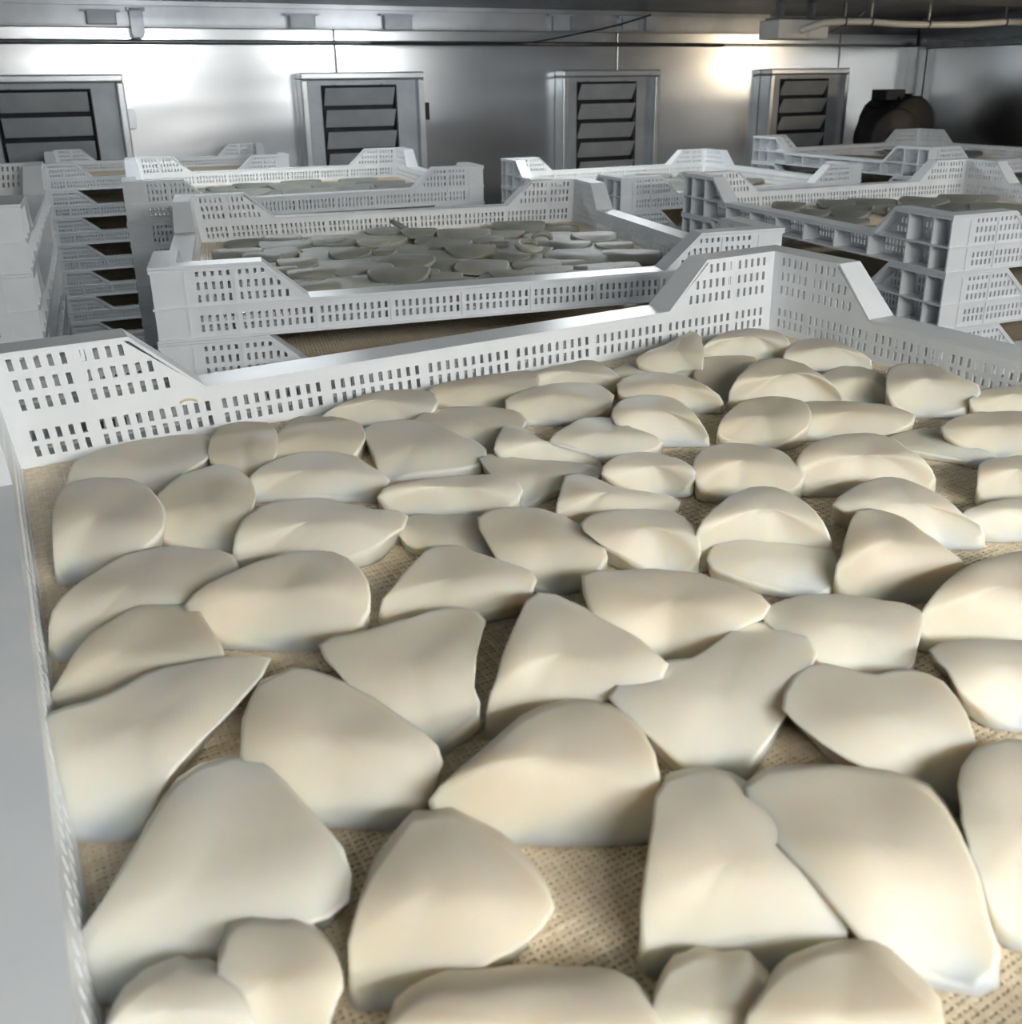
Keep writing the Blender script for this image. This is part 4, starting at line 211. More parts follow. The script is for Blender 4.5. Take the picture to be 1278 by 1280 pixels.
MAT['net'] = simple('net_thread', (0.70, 0.59, 0.42), (0.82, 0.73, 0.57), 0.38, scale=200, bstr=0.2, bdist=0.0005)

mt, nt, b = new_mat('brushed_steel', (0.6, 0.61, 0.62), 0.26, 1.0)
fine = add_noise(nt, 14.0, 4, (0.25, 0.25, 22.0))
rr = nt.nodes.new('ShaderNodeMapRange')
rr.inputs['To Min'].default_value = 0.19; rr.inputs['To Max'].default_value = 0.30
nt.links.new(fine.outputs['Fac'], rr.inputs['Value'])
nt.links.new(rr.outputs[0], b.inputs['Roughness'])
stain = add_noise(nt, 1.6, 4)
r = ramp(nt, stain.outputs['Fac'], (0.60, 0.62, 0.64), (0.76, 0.77, 0.78), 0.3, 0.7)
nt.links.new(r.outputs[0], b.inputs['Base Color'])
wv = add_noise(nt, 1.6, 1, (0.45, 0.45, 1.8))
b1 = bump(nt, b, wv.outputs['Fac'], 0.4, 0.03)
bump(nt, b, fine.outputs['Fac'], 0.03, 0.001, b1)
MAT['steel'] = mt
MAT['steel_dark'] = simple('dull_steel', (0.16, 0.17, 0.18), (0.26, 0.27, 0.28), 0.35, 0.9, scale=3)
MAT['ceiling'] = simple('ceiling_steel', (0.30, 0.32, 0.33), (0.42, 0.44, 0.45), 0.4, 0.7, scale=3)
MAT['beam'] = simple('beam_steel', (0.42, 0.44, 0.46), (0.55, 0.56, 0.58), 0.4, 0.8, scale=5)
MAT['louver'] = simple('louver_paint', (0.40, 0.43, 0.46), (0.50, 0.53, 0.56), 0.45, 0.25, scale=8)
MAT['slat'] = simple('slat_paint', (0.50, 0.53, 0.55), (0.60, 0.62, 0.64), 0.5, 0.2, scale=8)
MAT['edge'] = simple('frame_edge', (0.58, 0.60, 0.62), (0.68, 0.70, 0.72), 0.32, 0.6, scale=8)
MAT['void'] = simple('vent_dark', (0.02, 0.022, 0.025), (0.035, 0.035, 0.04), 0.7)  # near-black: shade inside the vent openings put into the colour
MAT['black'] = simple('black_paint', (0.010, 0.011, 0.014), (0.018, 0.018, 0.022), 0.6)
MAT['cream'] = simple('cream_plastic', (0.80, 0.79, 0.72), (0.86, 0.85, 0.79), 0.4)
MAT['pipe'] = simple('pipe_metal', (0.15, 0.16, 0.17), (0.24, 0.25, 0.26), 0.35, 0.8)
MAT['floor'] = simple('floor_concrete', (0.10, 0.10, 0.095), (0.16, 0.155, 0.15), 0.5, scale=4)
MAT['wood'] = simple('pallet_wood', (0.30, 0.22, 0.14), (0.42, 0.32, 0.21), 0.7, scale=6)

MAT['stain'] = simple('stain_yellow', (0.62, 0.50, 0.20), (0.72, 0.62, 0.35), 0.6)

def emit(name, colr, s):
    mt = bpy.data.materials.new(name); mt.use_nodes = True
    nt = mt.node_tree; nt.nodes.clear()
    e = nt.nodes.new('ShaderNodeEmission'); o = nt.nodes.new('ShaderNodeOutputMaterial')
    e.inputs[0].default_value = (*colr, 1); e.inputs[1].default_value = s
    nt.links.new(e.outputs[0], o.inputs[0])
    return mt
MAT['lamp_key'] = emit('lamp_key', (1.0, 0.98, 0.94), LAMP_KEY)
MAT['lamp_cold2'] = emit('lamp_cold_strong', (0.92, 0.97, 1.0), LAMP_COLD*1.7)
MAT['lamp_cold'] = emit('lamp_cold', (0.90, 0.96, 1.0), LAMP_COLD)
MAT['lamp_warm'] = emit('lamp_warm', (1.0, 0.80, 0.55), LAMP_WARM)

# ------------------------------------------------------------------ mesh helpers (in cells)
class MB:
    def __init__(s):
        s.v = []; s.f = []
    def box(s, x0, x1, y0, y1, z0, z1):
        i = len(s.v)
        s.v += [(x, y, z) for z in (z0, z1) for y in (y0, y1) for x in (x0, x1)]
        s.f += [(i, i+2, i+3, i+1), (i+4, i+5, i+7, i+6), (i, i+1, i+5, i+4), (i+2, i+6, i+7, i+3), (i, i+4, i+6, i+2), (i+1, i+3, i+7, i+5)]
        return s
    def prism(s, poly, y0, y1):
        """poly in x,z extruded along y"""
        i = len(s.v); n = len(poly)
        s.v += [(x, y0, z) for x, z in poly] + [(x, y1, z) for x, z in poly]
        s.f += [tuple(range(i, i+n)), tuple(range(i+2*n-1, i+n-1, -1))]
        s.f += [(i+k, i+n+k, i+n+(k+1) % n, i+(k+1) % n) for k in range(n)]
        return s
    def quadslab(s, a, b, c, d, t):
        """slab with top corners a,b,c,d and thickness t downwards"""
        i = len(s.v)
        s.v += [a, b, c, d] + [(p[0], p[1], p[2]-t) for p in (a, b, c, d)]
        s.f += [(i, i+1, i+2, i+3), (i+7, i+6, i+5, i+4)] + [(i+k, i+4+k, i+4+(k+1) % 4, i+(k+1) % 4) for k in range(4)]
        return s
    def tube(s, pts, r, n=10, closed=False):
        pts = [Vector(p) for p in pts]; i0 = len(s.v); m_ = len(pts)
        for k, p in enumerate(pts):
            if closed: t = pts[(k+1) % m_] - pts[k-1]
            else: t = pts[min(k+1, m_-1)] - pts[max(k-1, 0)]
            t.normalize()
            u = t.cross(Vector((0, 0, 1)) if abs(t.z) < 0.9 else Vector((1, 0, 0))); u.normalize(); v_ = t.cross(u)
            rr_ = r[k] if isinstance(r, (list, tuple)) else r
            for j in range(n):
                a = 2*math.pi*j/n
                q = p + u*math.cos(a)*rr_ + v_*math.sin(a)*rr_
                s.v.append(tuple(q))
        for k in range(m_ if closed else m_-1):
            for j in range(n):
                a = i0+k*n+j; b_ = i0+k*n+(j+1) % n; k2 = (k+1) % m_
                s.f.append((a, b_, i0+k2*n+(j+1) % n, i0+k2*n+j))
        if not closed:
            s.f.append(tuple(range(i0+n-1, i0-1, -1))); s.f.append(tuple(range(i0+(m_-1)*n, i0+m_*n)))
        return s
    def mesh(s, name, mat, smooth=False):
        me = bpy.data.meshes.new(name)
        me.from_pydata([(x*P, y*P, z*P) for x, y, z in s.v], [], s.f)
        me.validate(); me.update()
        import bmesh
        bm = bmesh.new(); bm.from_mesh(me); bmesh.ops.recalc_face_normals(bm, faces=bm.faces); bm.to_mesh(me); bm.free()
        if smooth:
            me.polygons.foreach_set('use_smooth', [True]*len(me.polygons))
        me.materials.append(mat)
        return me

def link(name, me, parent=None, loc=(0, 0, 0), rz=0.0, rot=None):
    o = bpy.data.objects.new(name, me); col.objects.link(o)
    o.location = loc
    o.rotation_euler = rot if rot else (0, 0, rz)
    if parent: o.parent = parent
    return o

def L3(x, y, z):
    return (x*P, y*P, z*P)

def tag(o, label=None, cat=None, group=None, kind=None):
    if label: o['label'] = label
    if cat: o['category'] = cat
    if group: o['group'] = group
    if kind: o['kind'] = kind
    return o

def bevel(o, wdt, seg=2):
    md = o.modifiers.new('bevel', 'BEVEL'); md.width = wdt*P; md.segments = seg; md.limit_method = 'ANGLE'
    return o

# ------------------------------------------------------------------ room
WD = Vector((0.99713, -0.07578, 0)); WN = Vector((-0.07578, -0.99713, 0)); WA = math.atan2(WD.y, WD.x)
def wl(s, off, z):
    p = Vector((0, 39.8, 0)) + WD*s + WN*off
    return pt(p.x, p.y, z)
CEIL = 6.35
CORNER = 56.0

floor = link('floor', MB().box(-22, 62, -50, 42, FLOOR-0.6, FLOOR).mesh('floor', MAT['floor']), loc=(0, 0, -FLOOR*P)); tag(floor, kind='structure')
ceil = link('ceiling', MB().box(-22, 62, -50, 42, CEIL, CEIL+0.6).mesh('ceiling', MAT['ceiling']), loc=(0, 0, -FLOOR*P)); tag(ceil, kind='structure')
wb = link('wall_back', MB().box(-22, CORNER+1, 0.12, 0.7, FLOOR, CEIL).mesh('wall_back', MAT['steel_dark']), loc=wl(0, 0, 0), rz=WA); tag(wb, kind='structure')
seams = [-16.0, 0.35, 16.6, 32.8, 49.3, CORNER]
for a, c in zip(seams, seams[1:]):
    bevel(link('wall_panel', MB().box(a+0.03, c-0.03, 0, 0.12, FLOOR, 4.64).mesh('wall_panel', MAT['steel']), wb), 0.05)
    bevel(link('wall_panel', MB().box(a+0.03, c-0.03, 0.02, 0.12, 4.72, 5.4).mesh('upper_wall_panel', MAT['steel']), wb), 0.05)
wr = link('wall_right', MB().box(0.12, 0.7, -42, 0, FLOOR, CEIL).mesh('wall_right', MAT['steel_dark']), loc=wl(CORNER, 0, 0), rz=WA); tag(wr, kind='structure')
for a, c in ((-42, -31), (-31, -20.5), (-20.5, -10.2), (-10.2, -0.9)):
    bevel(link('wall_panel', MB().box(0, 0.12, a+0.03, c-0.03, FLOOR, 4.5).mesh('side_wall_panel', MAT['steel']), wr), 0.05)
t1 = link('trim_1', MB().box(-0.75, 0, -0.9, -0.75, FLOOR, 4.6).box(-0.75, -0.62, -0.9, 0, FLOOR, 4.6).mesh('trim_1', MAT['edge']), loc=wl(CORNER, 0, 0), rz=WA); tag(t1, kind='structure')
t2 = link('trim_2', MB().box(-0.1, 0.1, -42, -0.9, 4.5, 4.95).box(-0.45, -0.1, -42, -0.9, 4.86, 4.95).mesh('trim_2', MAT['pipe']), loc=wl(CORNER, 0, 0), rz=WA); tag(t2, kind='structure')

# beam, pipe, brackets, cable under the ceiling
bm_ = link('ceiling_beam', MB().prism([(-20, 5.32), (42.5, 5.32), (42.5, 6.12), (-20, 6.12)], -1.0, -0.92).box(-20, 42.5, -1.0, -0.05, 5.28, 5.36).box(-20, 42.5, -1.25, -0.05, 6.12, 6.33).mesh('ceiling_beam', MAT['beam']), loc=wl(0, 0, 0), rz=WA)
tag(bm_, 'long grey steel channel beam running along the wall under the ceiling', 'beam')
pp = link('wall_pipe', MB().tube([(-20, -0.2, 4.68), (0, -0.2, 4.68), (20, -0.2, 4.69), (40, -0.2, 4.66)], 0.11).mesh('wall_pipe', MAT['pipe'], True), loc=wl(0, 0, 0), rz=WA)
tag(pp, 'thin dark pipe running horizontally above the louvred vents', 'pipe')
brk = [(5.5, 6.7, 5.36, 5.95, 'first steel bracket on the beam from the left, above the left vent'), (14.2, 15.4, 5.29, 5.92, 'steel bracket on the beam above the left edge of the second vent'),
       (18.8, 20.2, 5.27, 5.98, 'steel bracket on the beam above the right edge of the second vent'), (28.0, 29.1, 5.3, 6.1, 'pale steel bracket on the beam above the left edge of the third vent'),
       (32.3, 33.4, 5.36, 6.08, 'steel bracket on the beam above the right part of the third vent'), (33.8, 34.5, 5.36, 6.08, 'narrow pale bracket on the beam right of the third vent')]
for a, c, z0, z1, lb in brk:
    o = link('beam_bracket', MB().box(a, c, -1.32, -1.26, z0, z1).box(a, a+0.06, -1.32, -1.01, z0, z1).box(c-0.06, c, -1.32, -1.01, z0, z1).box(a-0.2, c+0.2, -1.34, -1.26, z1-0.1, z1).mesh('beam_bracket', MAT['louver']), loc=wl(0, 0, 0), rz=WA)
    tag(o, lb, 'bracket', 'brackets on the ceiling beam')
hg = link('pipe_hanger', MB().box(7.25, 7.8, -1.36, -1.28, 4.95, 6.0).box(7.15, 7.9, -1.36, -1.01, 5.9, 6.05).box(7.3, 7.75, -1.32, -0.05, 4.83, 4.97).mesh('pipe_hanger', MAT['pipe']), loc=wl(0, 0, 0), rz=WA)
tag(hg, 'dark hanger strap dropping from the beam to the thin pipe', 'bracket')
cb = [(18+i*0.8, -1.5, 4.62 + 0.02*math.sin(i) + max(0, (i-9)/11.0)**1.5*1.5) for i in range(21)]
o = link('black_cable', MB().tube(cb, 0.045, 6).mesh('black_cable', MAT['black'], True), loc=wl(0, 0, 0), rz=WA)
tag(o, 'thin black cable rising across the beam above the third vent', 'cable')

# ------------------------------------------------------------------ louvred vents
def louver(s0, label, nslat, latch):
    r = bpy.data.objects.new('louver_vent', None); col.objects.link(r)
    zt = 3.32; zb = zt-6.4; wd = 6.3
    r.location = wl(s0, 0, zb); r.rotation_euler = (0, 0, WA)
    tag(r, label, 'vent', 'louvred vents on the steel wall')
    h = zt-zb
    fr = MB()
    for (x0, x1, z0, z1) in ((0, wd, h-0.34, h), (0, wd, 0, 0.34), (0, 0.34, 0.34, h-0.34), (wd-0.34, wd, 0.34, h-0.34)):
        fr.box(x0, x1, -1.0, 0, z0, z1)
    bevel(link('frame', fr.mesh('louver_frame', MAT['edge']), r), 0.07)
    ox0, ox1, oz0, oz1 = 1.1, 4.85, 0.55, h-0.66
    fp = MB()
    for (x0, x1, z0, z1) in ((0.34, wd-0.34, oz1, h-0.34), (0.34, wd-0.34, 0.34, oz0), (0.34, ox0, oz0, oz1), (ox1, wd-0.34, oz0, oz1)):
        fp.box(x0, x1, -0.62, -0.5, z0, z1)
    link('face_panel', fp.mesh('louver_face', MAT['louver']), r)
    link('dark_backing', MB().box(ox0-0.2, ox1+0.2, -0.12, -0.02, oz0-0.1, oz1+0.1).mesh('louver_dark_backing', MAT['void']), r)  # flat dark sheet in place of the shaded depth behind the slats
    jb = MB().box(ox0-0.06, ox0, -0.66, -0.12, oz0, oz1).box(ox1, ox1+0.06, -0.66, -0.12, oz0, oz1).box(ox0-0.06, ox1+0.06, -0.66, -0.12, oz1, oz1+0.06)
    link('opening_jamb', jb.mesh('louver_jamb', MAT['void']), r)
    sp = (oz1-oz0)/nslat
    for i in range(nslat):
        z1 = oz1-0.07-i*sp; z0 = z1-0.80*sp
        sl = MB().prism([(-0.42, z0), (-0.38, z0), (-0.86, z1), (-0.90, z1)], ox0+0.1, ox1-0.1)
        sl.v = [(y, x, z) for x, y, z in sl.v]
        link('slat', sl.mesh('louver_slat', MAT['slat']), r)
        # pivot pins holding the slat
    for x in (ox0+0.6, ox1-0.7):
        link('rivet', MB().tube([(x, -0.70, oz1+0.02), (x, -0.60, oz1+0.02)], 0.07, 8).mesh('louver_rivet', MAT['void']), r)
    if latch:
        link('latch', MB().box(wd, wd+0.3, -0.75, -0.2, h-2.35, h-1.5).box(wd+0.1, wd+0.34, -0.55, -0.35, h-2.2, h-1.65).mesh('louver_latch', MAT[latch]), r)
louver(0.35, 'louvred vent at far left beside the brightest glare, slats nearly closed to the eye', 5, 'edge')
louver(14.55, 'louvred vent second from the left behind the stacked trays', 5, 'black')
louver(28.85, 'louvred vent third from the left on the duller part of the wall', 5, None)
louver(43.1, 'louvred vent at far right beside the black motor', 5, None)

# ------------------------------------------------------------------ junction box, conduit, motor
OFF = 9.0
jx = bpy.data.objects.new('junction_box', None); col.objects.link(jx); jx.location = wl(36.6, OFF, 4.62); jx.rotation_euler = (0, 0, WA)
tag(jx, 'cream rectangular junction box hanging under the ceiling at right', 'box')
bevel(link('body', MB().box(0, 3.2, 0, 1.5, 0, 0.9).mesh('junction_body', MAT['cream']), jx), 0.06)
bevel(link('lid', MB().box(1.9, 3.15, -0.06, 0, 0.05, 0.85).mesh('junction_lid', MAT['cream']), jx), 0.03)
link('mount_plate', MB().box(0.2, 3.0, 0.3, 1.3, 0.9, 1.0).box(0.5, 0.7, 0.5, 0.9, 0.9, CEIL-4.62).box(2.5, 2.7, 0.5, 0.9, 0.9, CEIL-4.62).mesh('junction_mount', MAT['pipe']), jx)
cpts = [(37.9, OFF+0.05, 5.0), (38.2, OFF+0.3, 5.12), (39, OFF+0.35, 5.35), (40.5, OFF+0.3, 5.44), (42.1, OFF+0.3, 5.46), (44.3, OFF+0.3, 5.37), (47, OFF+0.3, 5.37), (49.5, OFF+0.3, 5.42), (52.3, OFF+0.3, 5.58), (55.6, OFF+0.3, 5.62)]
cr_ = bpy.data.objects.new('white_conduit', None); col.objects.link(cr_); cr_.location = wl(38, OFF, FLOOR); cr_.rotation_euler = (0, 0, WA)
tag(cr_, 'white flexible conduit running right from the junction box under the ceiling', 'conduit')
fine_ = []
for i in range(len(cpts)-1):
    for k in range(5):
        t = k/5; fine_.append(tuple(cpts[i][j]*(1-t)+cpts[i+1][j]*t for j in range(3)))
fine_.append(cpts[-1])
link('tube', MB().tube([(s-38, -(o_-OFF), z-FLOOR) for s, o_, z in fine_], 0.17, 10).mesh('conduit_tube', MAT['cream'], True), cr_)
for s, z in ((40.5, 5.44), (42.3, 5.46), (46.4, 5.37), (52.3, 5.57)):
    link('clamp', MB().tube([(s-38, -0.3+0.2*math.cos(a), z-FLOOR+0.2*math.sin(a)) for a in [2*math.pi*k/10 for k in range(10)]], 0.05, 6, True).box(s-38-0.05, s-38+0.05, -0.35, -0.25, z-FLOOR+0.15, CEIL-FLOOR).mesh('conduit_clamp', MAT['pipe']), cr_)
o = link('grey_cable', MB().tube([(36.6+3.2+0.2*i, OFF-1.0, 4.9+0.012*i*i*0.35) for i in range(18)], 0.05, 6).mesh('grey_cable', MAT['pipe'], True), loc=(0, 0, 0))
for v_ in o.data.vertices:
    q = wl(v_.co.x/P, v_.co.y/P, v_.co.z/P); v_.co = q
tag(o, 'thin dark cable leaving the junction box just below the white conduit', 'cable')

mo = bpy.data.objects.new('fan_motor', None); col.objects.link(mo); mo.location = wl(49.6, 5.2, FLOOR); mo.rotation_euler = (0, 0, WA - 0.15)
tag(mo, 'black electric fan motor standing by the corner right of the last vent', 'motor')
def disc(cx, cz, y0, y1, r, n=28, rim=0.12):
    return MB().tube([(cx, y0, cz), (cx, y0+rim, cz), (cx, y1-rim, cz), (cx, y1, cz)], [r-rim, r, r, r-rim], n)
zc = -FLOOR
link('fan_cowl', disc(-1.2, zc-0.7, -1.4, 0.4, 1.75).mesh('motor_cowl', MAT['black'], True), mo)
link('motor_body', disc(1.0, zc+0.0, 0.0, 3.2, 1.65).mesh('motor_body', MAT['black'], True), mo)
for k in range(14):
    a = 2*math.pi*k/14
    f_ = MB().box(-0.05, 0.05, 0.4, 2.9, 1.6, 1.8)
    f_.v = [(1.0 + x*math.cos(a)+z*math.sin(a), y, zc - x*math.sin(a)+z*math.cos(a)) for x, y, z in f_.v]
    link('cooling_fin', f_.mesh('motor_fin', MAT['black']), mo)
bevel(link('terminal_box', MB().box(-0.7, 0.7, 0.6, 2.0, zc+1.4, zc+2.05).mesh('motor_terminal', MAT['black']), mo), 0.08)
link('hub', disc(-1.2, zc-0.7, -1.65, -1.4, 0.6, 16).mesh('motor_hub', MAT['pipe'], True), mo)
link('stand', MB().box(-2.2, 2.2, 0.2, 3.0, zc-2.6, zc-2.4).box(-2.0, -1.7, 0.3, 0.6, 0, zc-2.4).box(1.7, 2.0, 0.3, 0.6, 0, zc-2.4).box(-2.0, -1.7, 2.6, 2.9, 0, zc-2.4).box(1.7, 2.0, 2.6, 2.9, 0, zc-2.4).box(-0.8, 1.8, 0.8, 2.4, zc-2.4, zc-1.4).mesh('motor_stand', MAT['black']), mo)

# ------------------------------------------------------------------ lamps (behind and beside the viewer)
def lamp(x, y, z, rz, ln, mat, label):
    r = bpy.data.objects.new('ceiling_lamp', None); col.objects.link(r); r.location = pt(x, y, z); r.rotation_euler = (0, 0, rz)
    tag(r, label, 'lamp')
    link('tube', MB().tube([(-ln/2, 0, 0), (ln/2, 0, 0)], 0.22, 12).mesh('lamp_tube', MAT[mat], True), r)
    link('housing', MB().box(-ln/2-0.4, ln/2+0.4, -0.45, 0.45, 0.32, 0.6).box(-ln/2-0.4, -ln/2, -0.3, 0.3, -0.3, 0.32).box(ln/2, ln/2+0.4, -0.3, 0.3, -0.3, 0.32).mesh('lamp_housing', MAT['cream']), r)
    hz = CEIL-z
    if hz > 0.7:
        link('hanger', MB().tube([(-ln/3, 0, 0.6), (-ln/3, 0, hz)], 0.05, 6).mesh('lamp_hanger', MAT['pipe']), r)
        link('hanger', MB().tube([(ln/3, 0, 0.6), (ln/3, 0, hz)], 0.05, 6).mesh('lamp_hanger', MAT['pipe']), r)
lamp(3.0, -16.0, 6.0, WA, 9.0, 'lamp_key', 'white tube lamp under the ceiling just behind the viewer')
lamp(7.0, -19.5, 6.0, WA, 9.0, 'lamp_key', 'added white tube lamp further behind the viewer, softening the key light')  # unseen parallel tube, added only to soften the key light
lamp(25.0, -8.0, 5.8, WA, 7.0, 'lamp_key', 'cold white tube lamp hanging behind the viewer on the right')
lamp(7.5, 21.0, 5.95, WA, 4.5, 'lamp_cold', 'cold white tube lamp under the ceiling above the back left stacks')
lamp(20.0, 20.0, 6.0, WA, 4.5, 'lamp_cold2', 'cold white tube lamp under the ceiling before the second vent')
lamp(53.8, 18.0, 4.2, WA+math.pi/2, 5.0, 'lamp_warm', 'warm tube lamp added on the right wall outside the view')  # unseen, added where its warm glare lands on the back wall

# ------------------------------------------------------------------ trays
E_, S_, D_ = 0.1572, 0.0952, 0.048
TP = 0.115; OUT = 0.42; TH = 0.03
WT = E_+5*S_+D_+7*(10*S_+D_)+4*S_+E_
SY = 0.93
DT = WT*SY
BASE, LOW, TOP = -0.15, 0.30, 0.82
def slot_centres():
    r = [(E_+j*S_, 0) for j in range(5)]
    g0 = E_+5*S_+D_
    for k in range(7):
        r += [(g0+k*(10*S_+D_)+j*S_, 1) for j in range(10)]
    r += [(g0+7*(10*S_+D_)+j*S_, 0) for j in range(5)]
    return [c for c, _ in r]
def hgt(x):
    d = min(x, WT-x)
    if d <= 0.97: return TOP
    if d >= 1.54: return LOW
    return TOP-(TOP-LOW)*(d-0.97)/0.57
def wall_mesh(sc, skin=False):
    xs = [(0.0, 0)]
    marks = [(c-0.019, 's') for c in slot_centres()]
    edges = sorted(set([0.0, 0.97, 1.54, WT-1.54, WT-0.97, WT] + [c-0.019 for c in slot_centres()] + [c+0.019 for c in slot_centres()]))
    cents = slot_centres()
    def is_slot(a, c):
        mid = (a+c)/2
        for q in cents:
            if abs(mid-q) < 0.019: return q
        return None
    zs = [BASE, -0.045, 0.045, 0.086, 0.176, LOW, 0.344, 0.44, 0.504, 0.60, 0.674, 0.77, TOP]
    bands = {1: 0, 3: 0, 6: 1, 8: 1, 10: 1}
    nx, nz_ = len(edges)-1, len(zs)-1
    cell = [[False]*nz_ for _ in range(nx)]
    def vz(i, k): return min(zs[k], hgt(edges[i]))
    for i in range(nx):
        sl = is_slot(edges[i], edges[i+1])
        for k in range(nz_):
            z00, z10, z01, z11 = vz(i, k), vz(i+1, k), vz(i, k+1), vz(i+1, k+1)
            if z01-z00 < 1e-5 and z11-z10 < 1e-5: continue
            if sl is not None and k in bands:
                if bands[k] == 0 or min(hgt(sl-0.019), hgt(sl+0.019)) > zs[k+1]+0.02: continue
            cell[i][k] = True
    mb = MB(); idx = {}
    def V(i, k, s_):
        x = edges[i]; z = vz(i, k)
        key = (i, round(z, 5), s_)
        if key not in idx:
            idx[key] = len(mb.v)
            if skin:
                y = OUT-0.055 + (TH if s_ else 0)
                xx = x + ((OUT-0.02)*(2*x/WT-1) if x in (0.0, WT) else 0)
            else:
                y = TP*z + (TH if s_ else 0)
                xx = x + (TP*z + (TH if x in (0.0, WT) else 0))*(2*x/WT-1)
            mb.v.append((xx*sc if 0 < x < WT else xx*sc, y, z))
        return idx[key]
    def face(l):
        r_ = []
        for q in l:
            if q not in r_: r_.append(q)
        if len(r_) >= 3: mb.f.append(tuple(r_))
    for i in range(nx):
        for k in range(nz_):
            if not cell[i][k]: continue
            face([V(i, k, 0), V(i+1, k, 0), V(i+1, k+1, 0), V(i, k+1, 0)])
            face([V(i, k, 1), V(i, k+1, 1), V(i+1, k+1, 1), V(i+1, k, 1)])
            if i == 0 or not cell[i-1][k]: face([V(i, k, 0), V(i, k+1, 0), V(i, k+1, 1), V(i, k, 1)])
            if i == nx-1 or not cell[i+1][k]: face([V(i+1, k, 0), V(i+1, k, 1), V(i+1, k+1, 1), V(i+1, k+1, 0)])
            if k == 0 or not cell[i][k-1]: face([V(i, k, 0), V(i, k, 1), V(i+1, k, 1), V(i+1, k, 0)])
            if k == nz_-1 or not cell[i][k+1]: face([V(i, k+1, 0), V(i+1, k+1, 0), V(i+1, k+1, 1), V(i, k+1, 1)])
    return mb.mesh('tray_skin' if skin else 'tray_wall', MAT['plastic'])
def rim_mesh(sc):
    pth = [(0, TOP), (0.97, TOP), (1.54, LOW), (WT-1.54, LOW), (WT-0.97, TOP), (WT, TOP)]
    mb = MB()
    for (x0, z0), (x1, z1) in zip(pth, pth[1:]):
        def inn(x, z): 
            e = TP*z if x in (0, WT) else 0
            return ((x*sc + e*(1 if x == WT else -1)) if x in (0, WT) else x*sc, TP*z-0.005, z)
        def outp(x, z):
            return (x*sc + (OUT if x == WT else -OUT if x == 0 else 0), OUT, z)
        up_ = lambda q: (q[0], q[1], q[2]+0.006)
        mb.quadslab(up_(inn(x0, z0)), up_(inn(x1, z1)), up_(outp(x1, z1)), up_(outp(x0, z0)), 0.035)
        # small lip along the outer edge
        a, c = outp(x0, z0), outp(x1, z1)
        mb.quadslab((a[0], OUT-0.03, a[2]-0.033), (c[0], OUT-0.03, c[2]-0.033), (c[0], OUT-0.001, c[2]-0.033), (a[0], OUT-0.001, a[2]-0.033), 0.045)
    return mb.mesh('tray_rim', MAT['plastic'])
def ledge_mesh(sc):
    z = LOW; mb = MB()
    mb.quadslab((-TP*z, TP*z, z), (1.5*sc, TP*z, z), (1.5*sc, OUT, z), (-OUT, OUT, z), 0.03)
    return mb.mesh('tray_ledge', MAT['plastic'])
def ledge_mesh_r(sc):
    z = LOW; mb = MB(); L_ = WT*sc
    mb.quadslab((L_-1.5*sc, TP*z, z), (L_+TP*z, TP*z, z), (L_+OUT, OUT, z), (L_-1.5*sc, OUT, z), 0.03)
    return mb.mesh('tray_ledge', MAT['plastic'])
def foot_mesh(sc):
    z = BASE+0.035; mb = MB(); L_ = WT*sc
    mb.quadslab((0, -0.02, z), (L_, -0.02, z), (L_+OUT, OUT, z), (-OUT, OUT, z), 0.035)
    return mb.mesh('tray_foot_rim', MAT['plastic'])
def rib_mesh(h):
    mb = MB().prism([(TP*BASE+TH*0.5, BASE+0.03), (OUT-0.01, BASE+0.03), (OUT-0.01, h-0.03), (TP*h+TH*0.5, h-0.03)], -0.014, 0.014)
    mb.v = [(y, x, z) for x, y, z in mb.v]
    return mb.mesh('tray_rib', MAT['plastic'])
TM = {}
for nm, sc in (('x', 1.0), ('y', SY)):
    TM[nm] = dict(sc=sc, wall=wall_mesh(sc), rim=rim_mesh(sc), la=ledge_mesh(sc), lb=ledge_mesh_r(sc), foot=foot_mesh(sc))
SKIN = wall_mesh(1.0, True)
RIB_T, RIB_L = rib_mesh(TOP), rib_mesh(LOW)
ribx = [0.61+k for k in range(8)]
nb = MB()
pit_ = 0.0275; k = 0
nxn = int(WT/pit_); nyn = int(DT/pit_)
for i in range(nxn+1):
    x = -WT/2+i*pit_; nb.box(x-0.0085, x+0.0085, -DT/2, DT/2, -0.139, -0.125 + (0.004 if i % 2 else 0))
for j in range(nyn+1):
    y = -DT/2+j*pit_; nb.box(-WT/2, WT/2, y-0.0085, y+0.0085, -0.134, -0.120 - (0.003 if j % 2 else 0))
NETM = nb.mesh('net', MAT['net'])
gb = MB()
for i in range(21):
    x = -WT/2+i*WT/20; gb.box(x-0.035, x+0.035, -DT/2, DT/2, BASE, -0.1405)
for j in range(20):
    y = -DT/2+j*DT/19; gb.box(-WT/2, WT/2, y-0.035, y+0.035, BASE+0.0008, -0.1412)
GRIDM = gb.mesh('base_grid', MAT['plastic'])

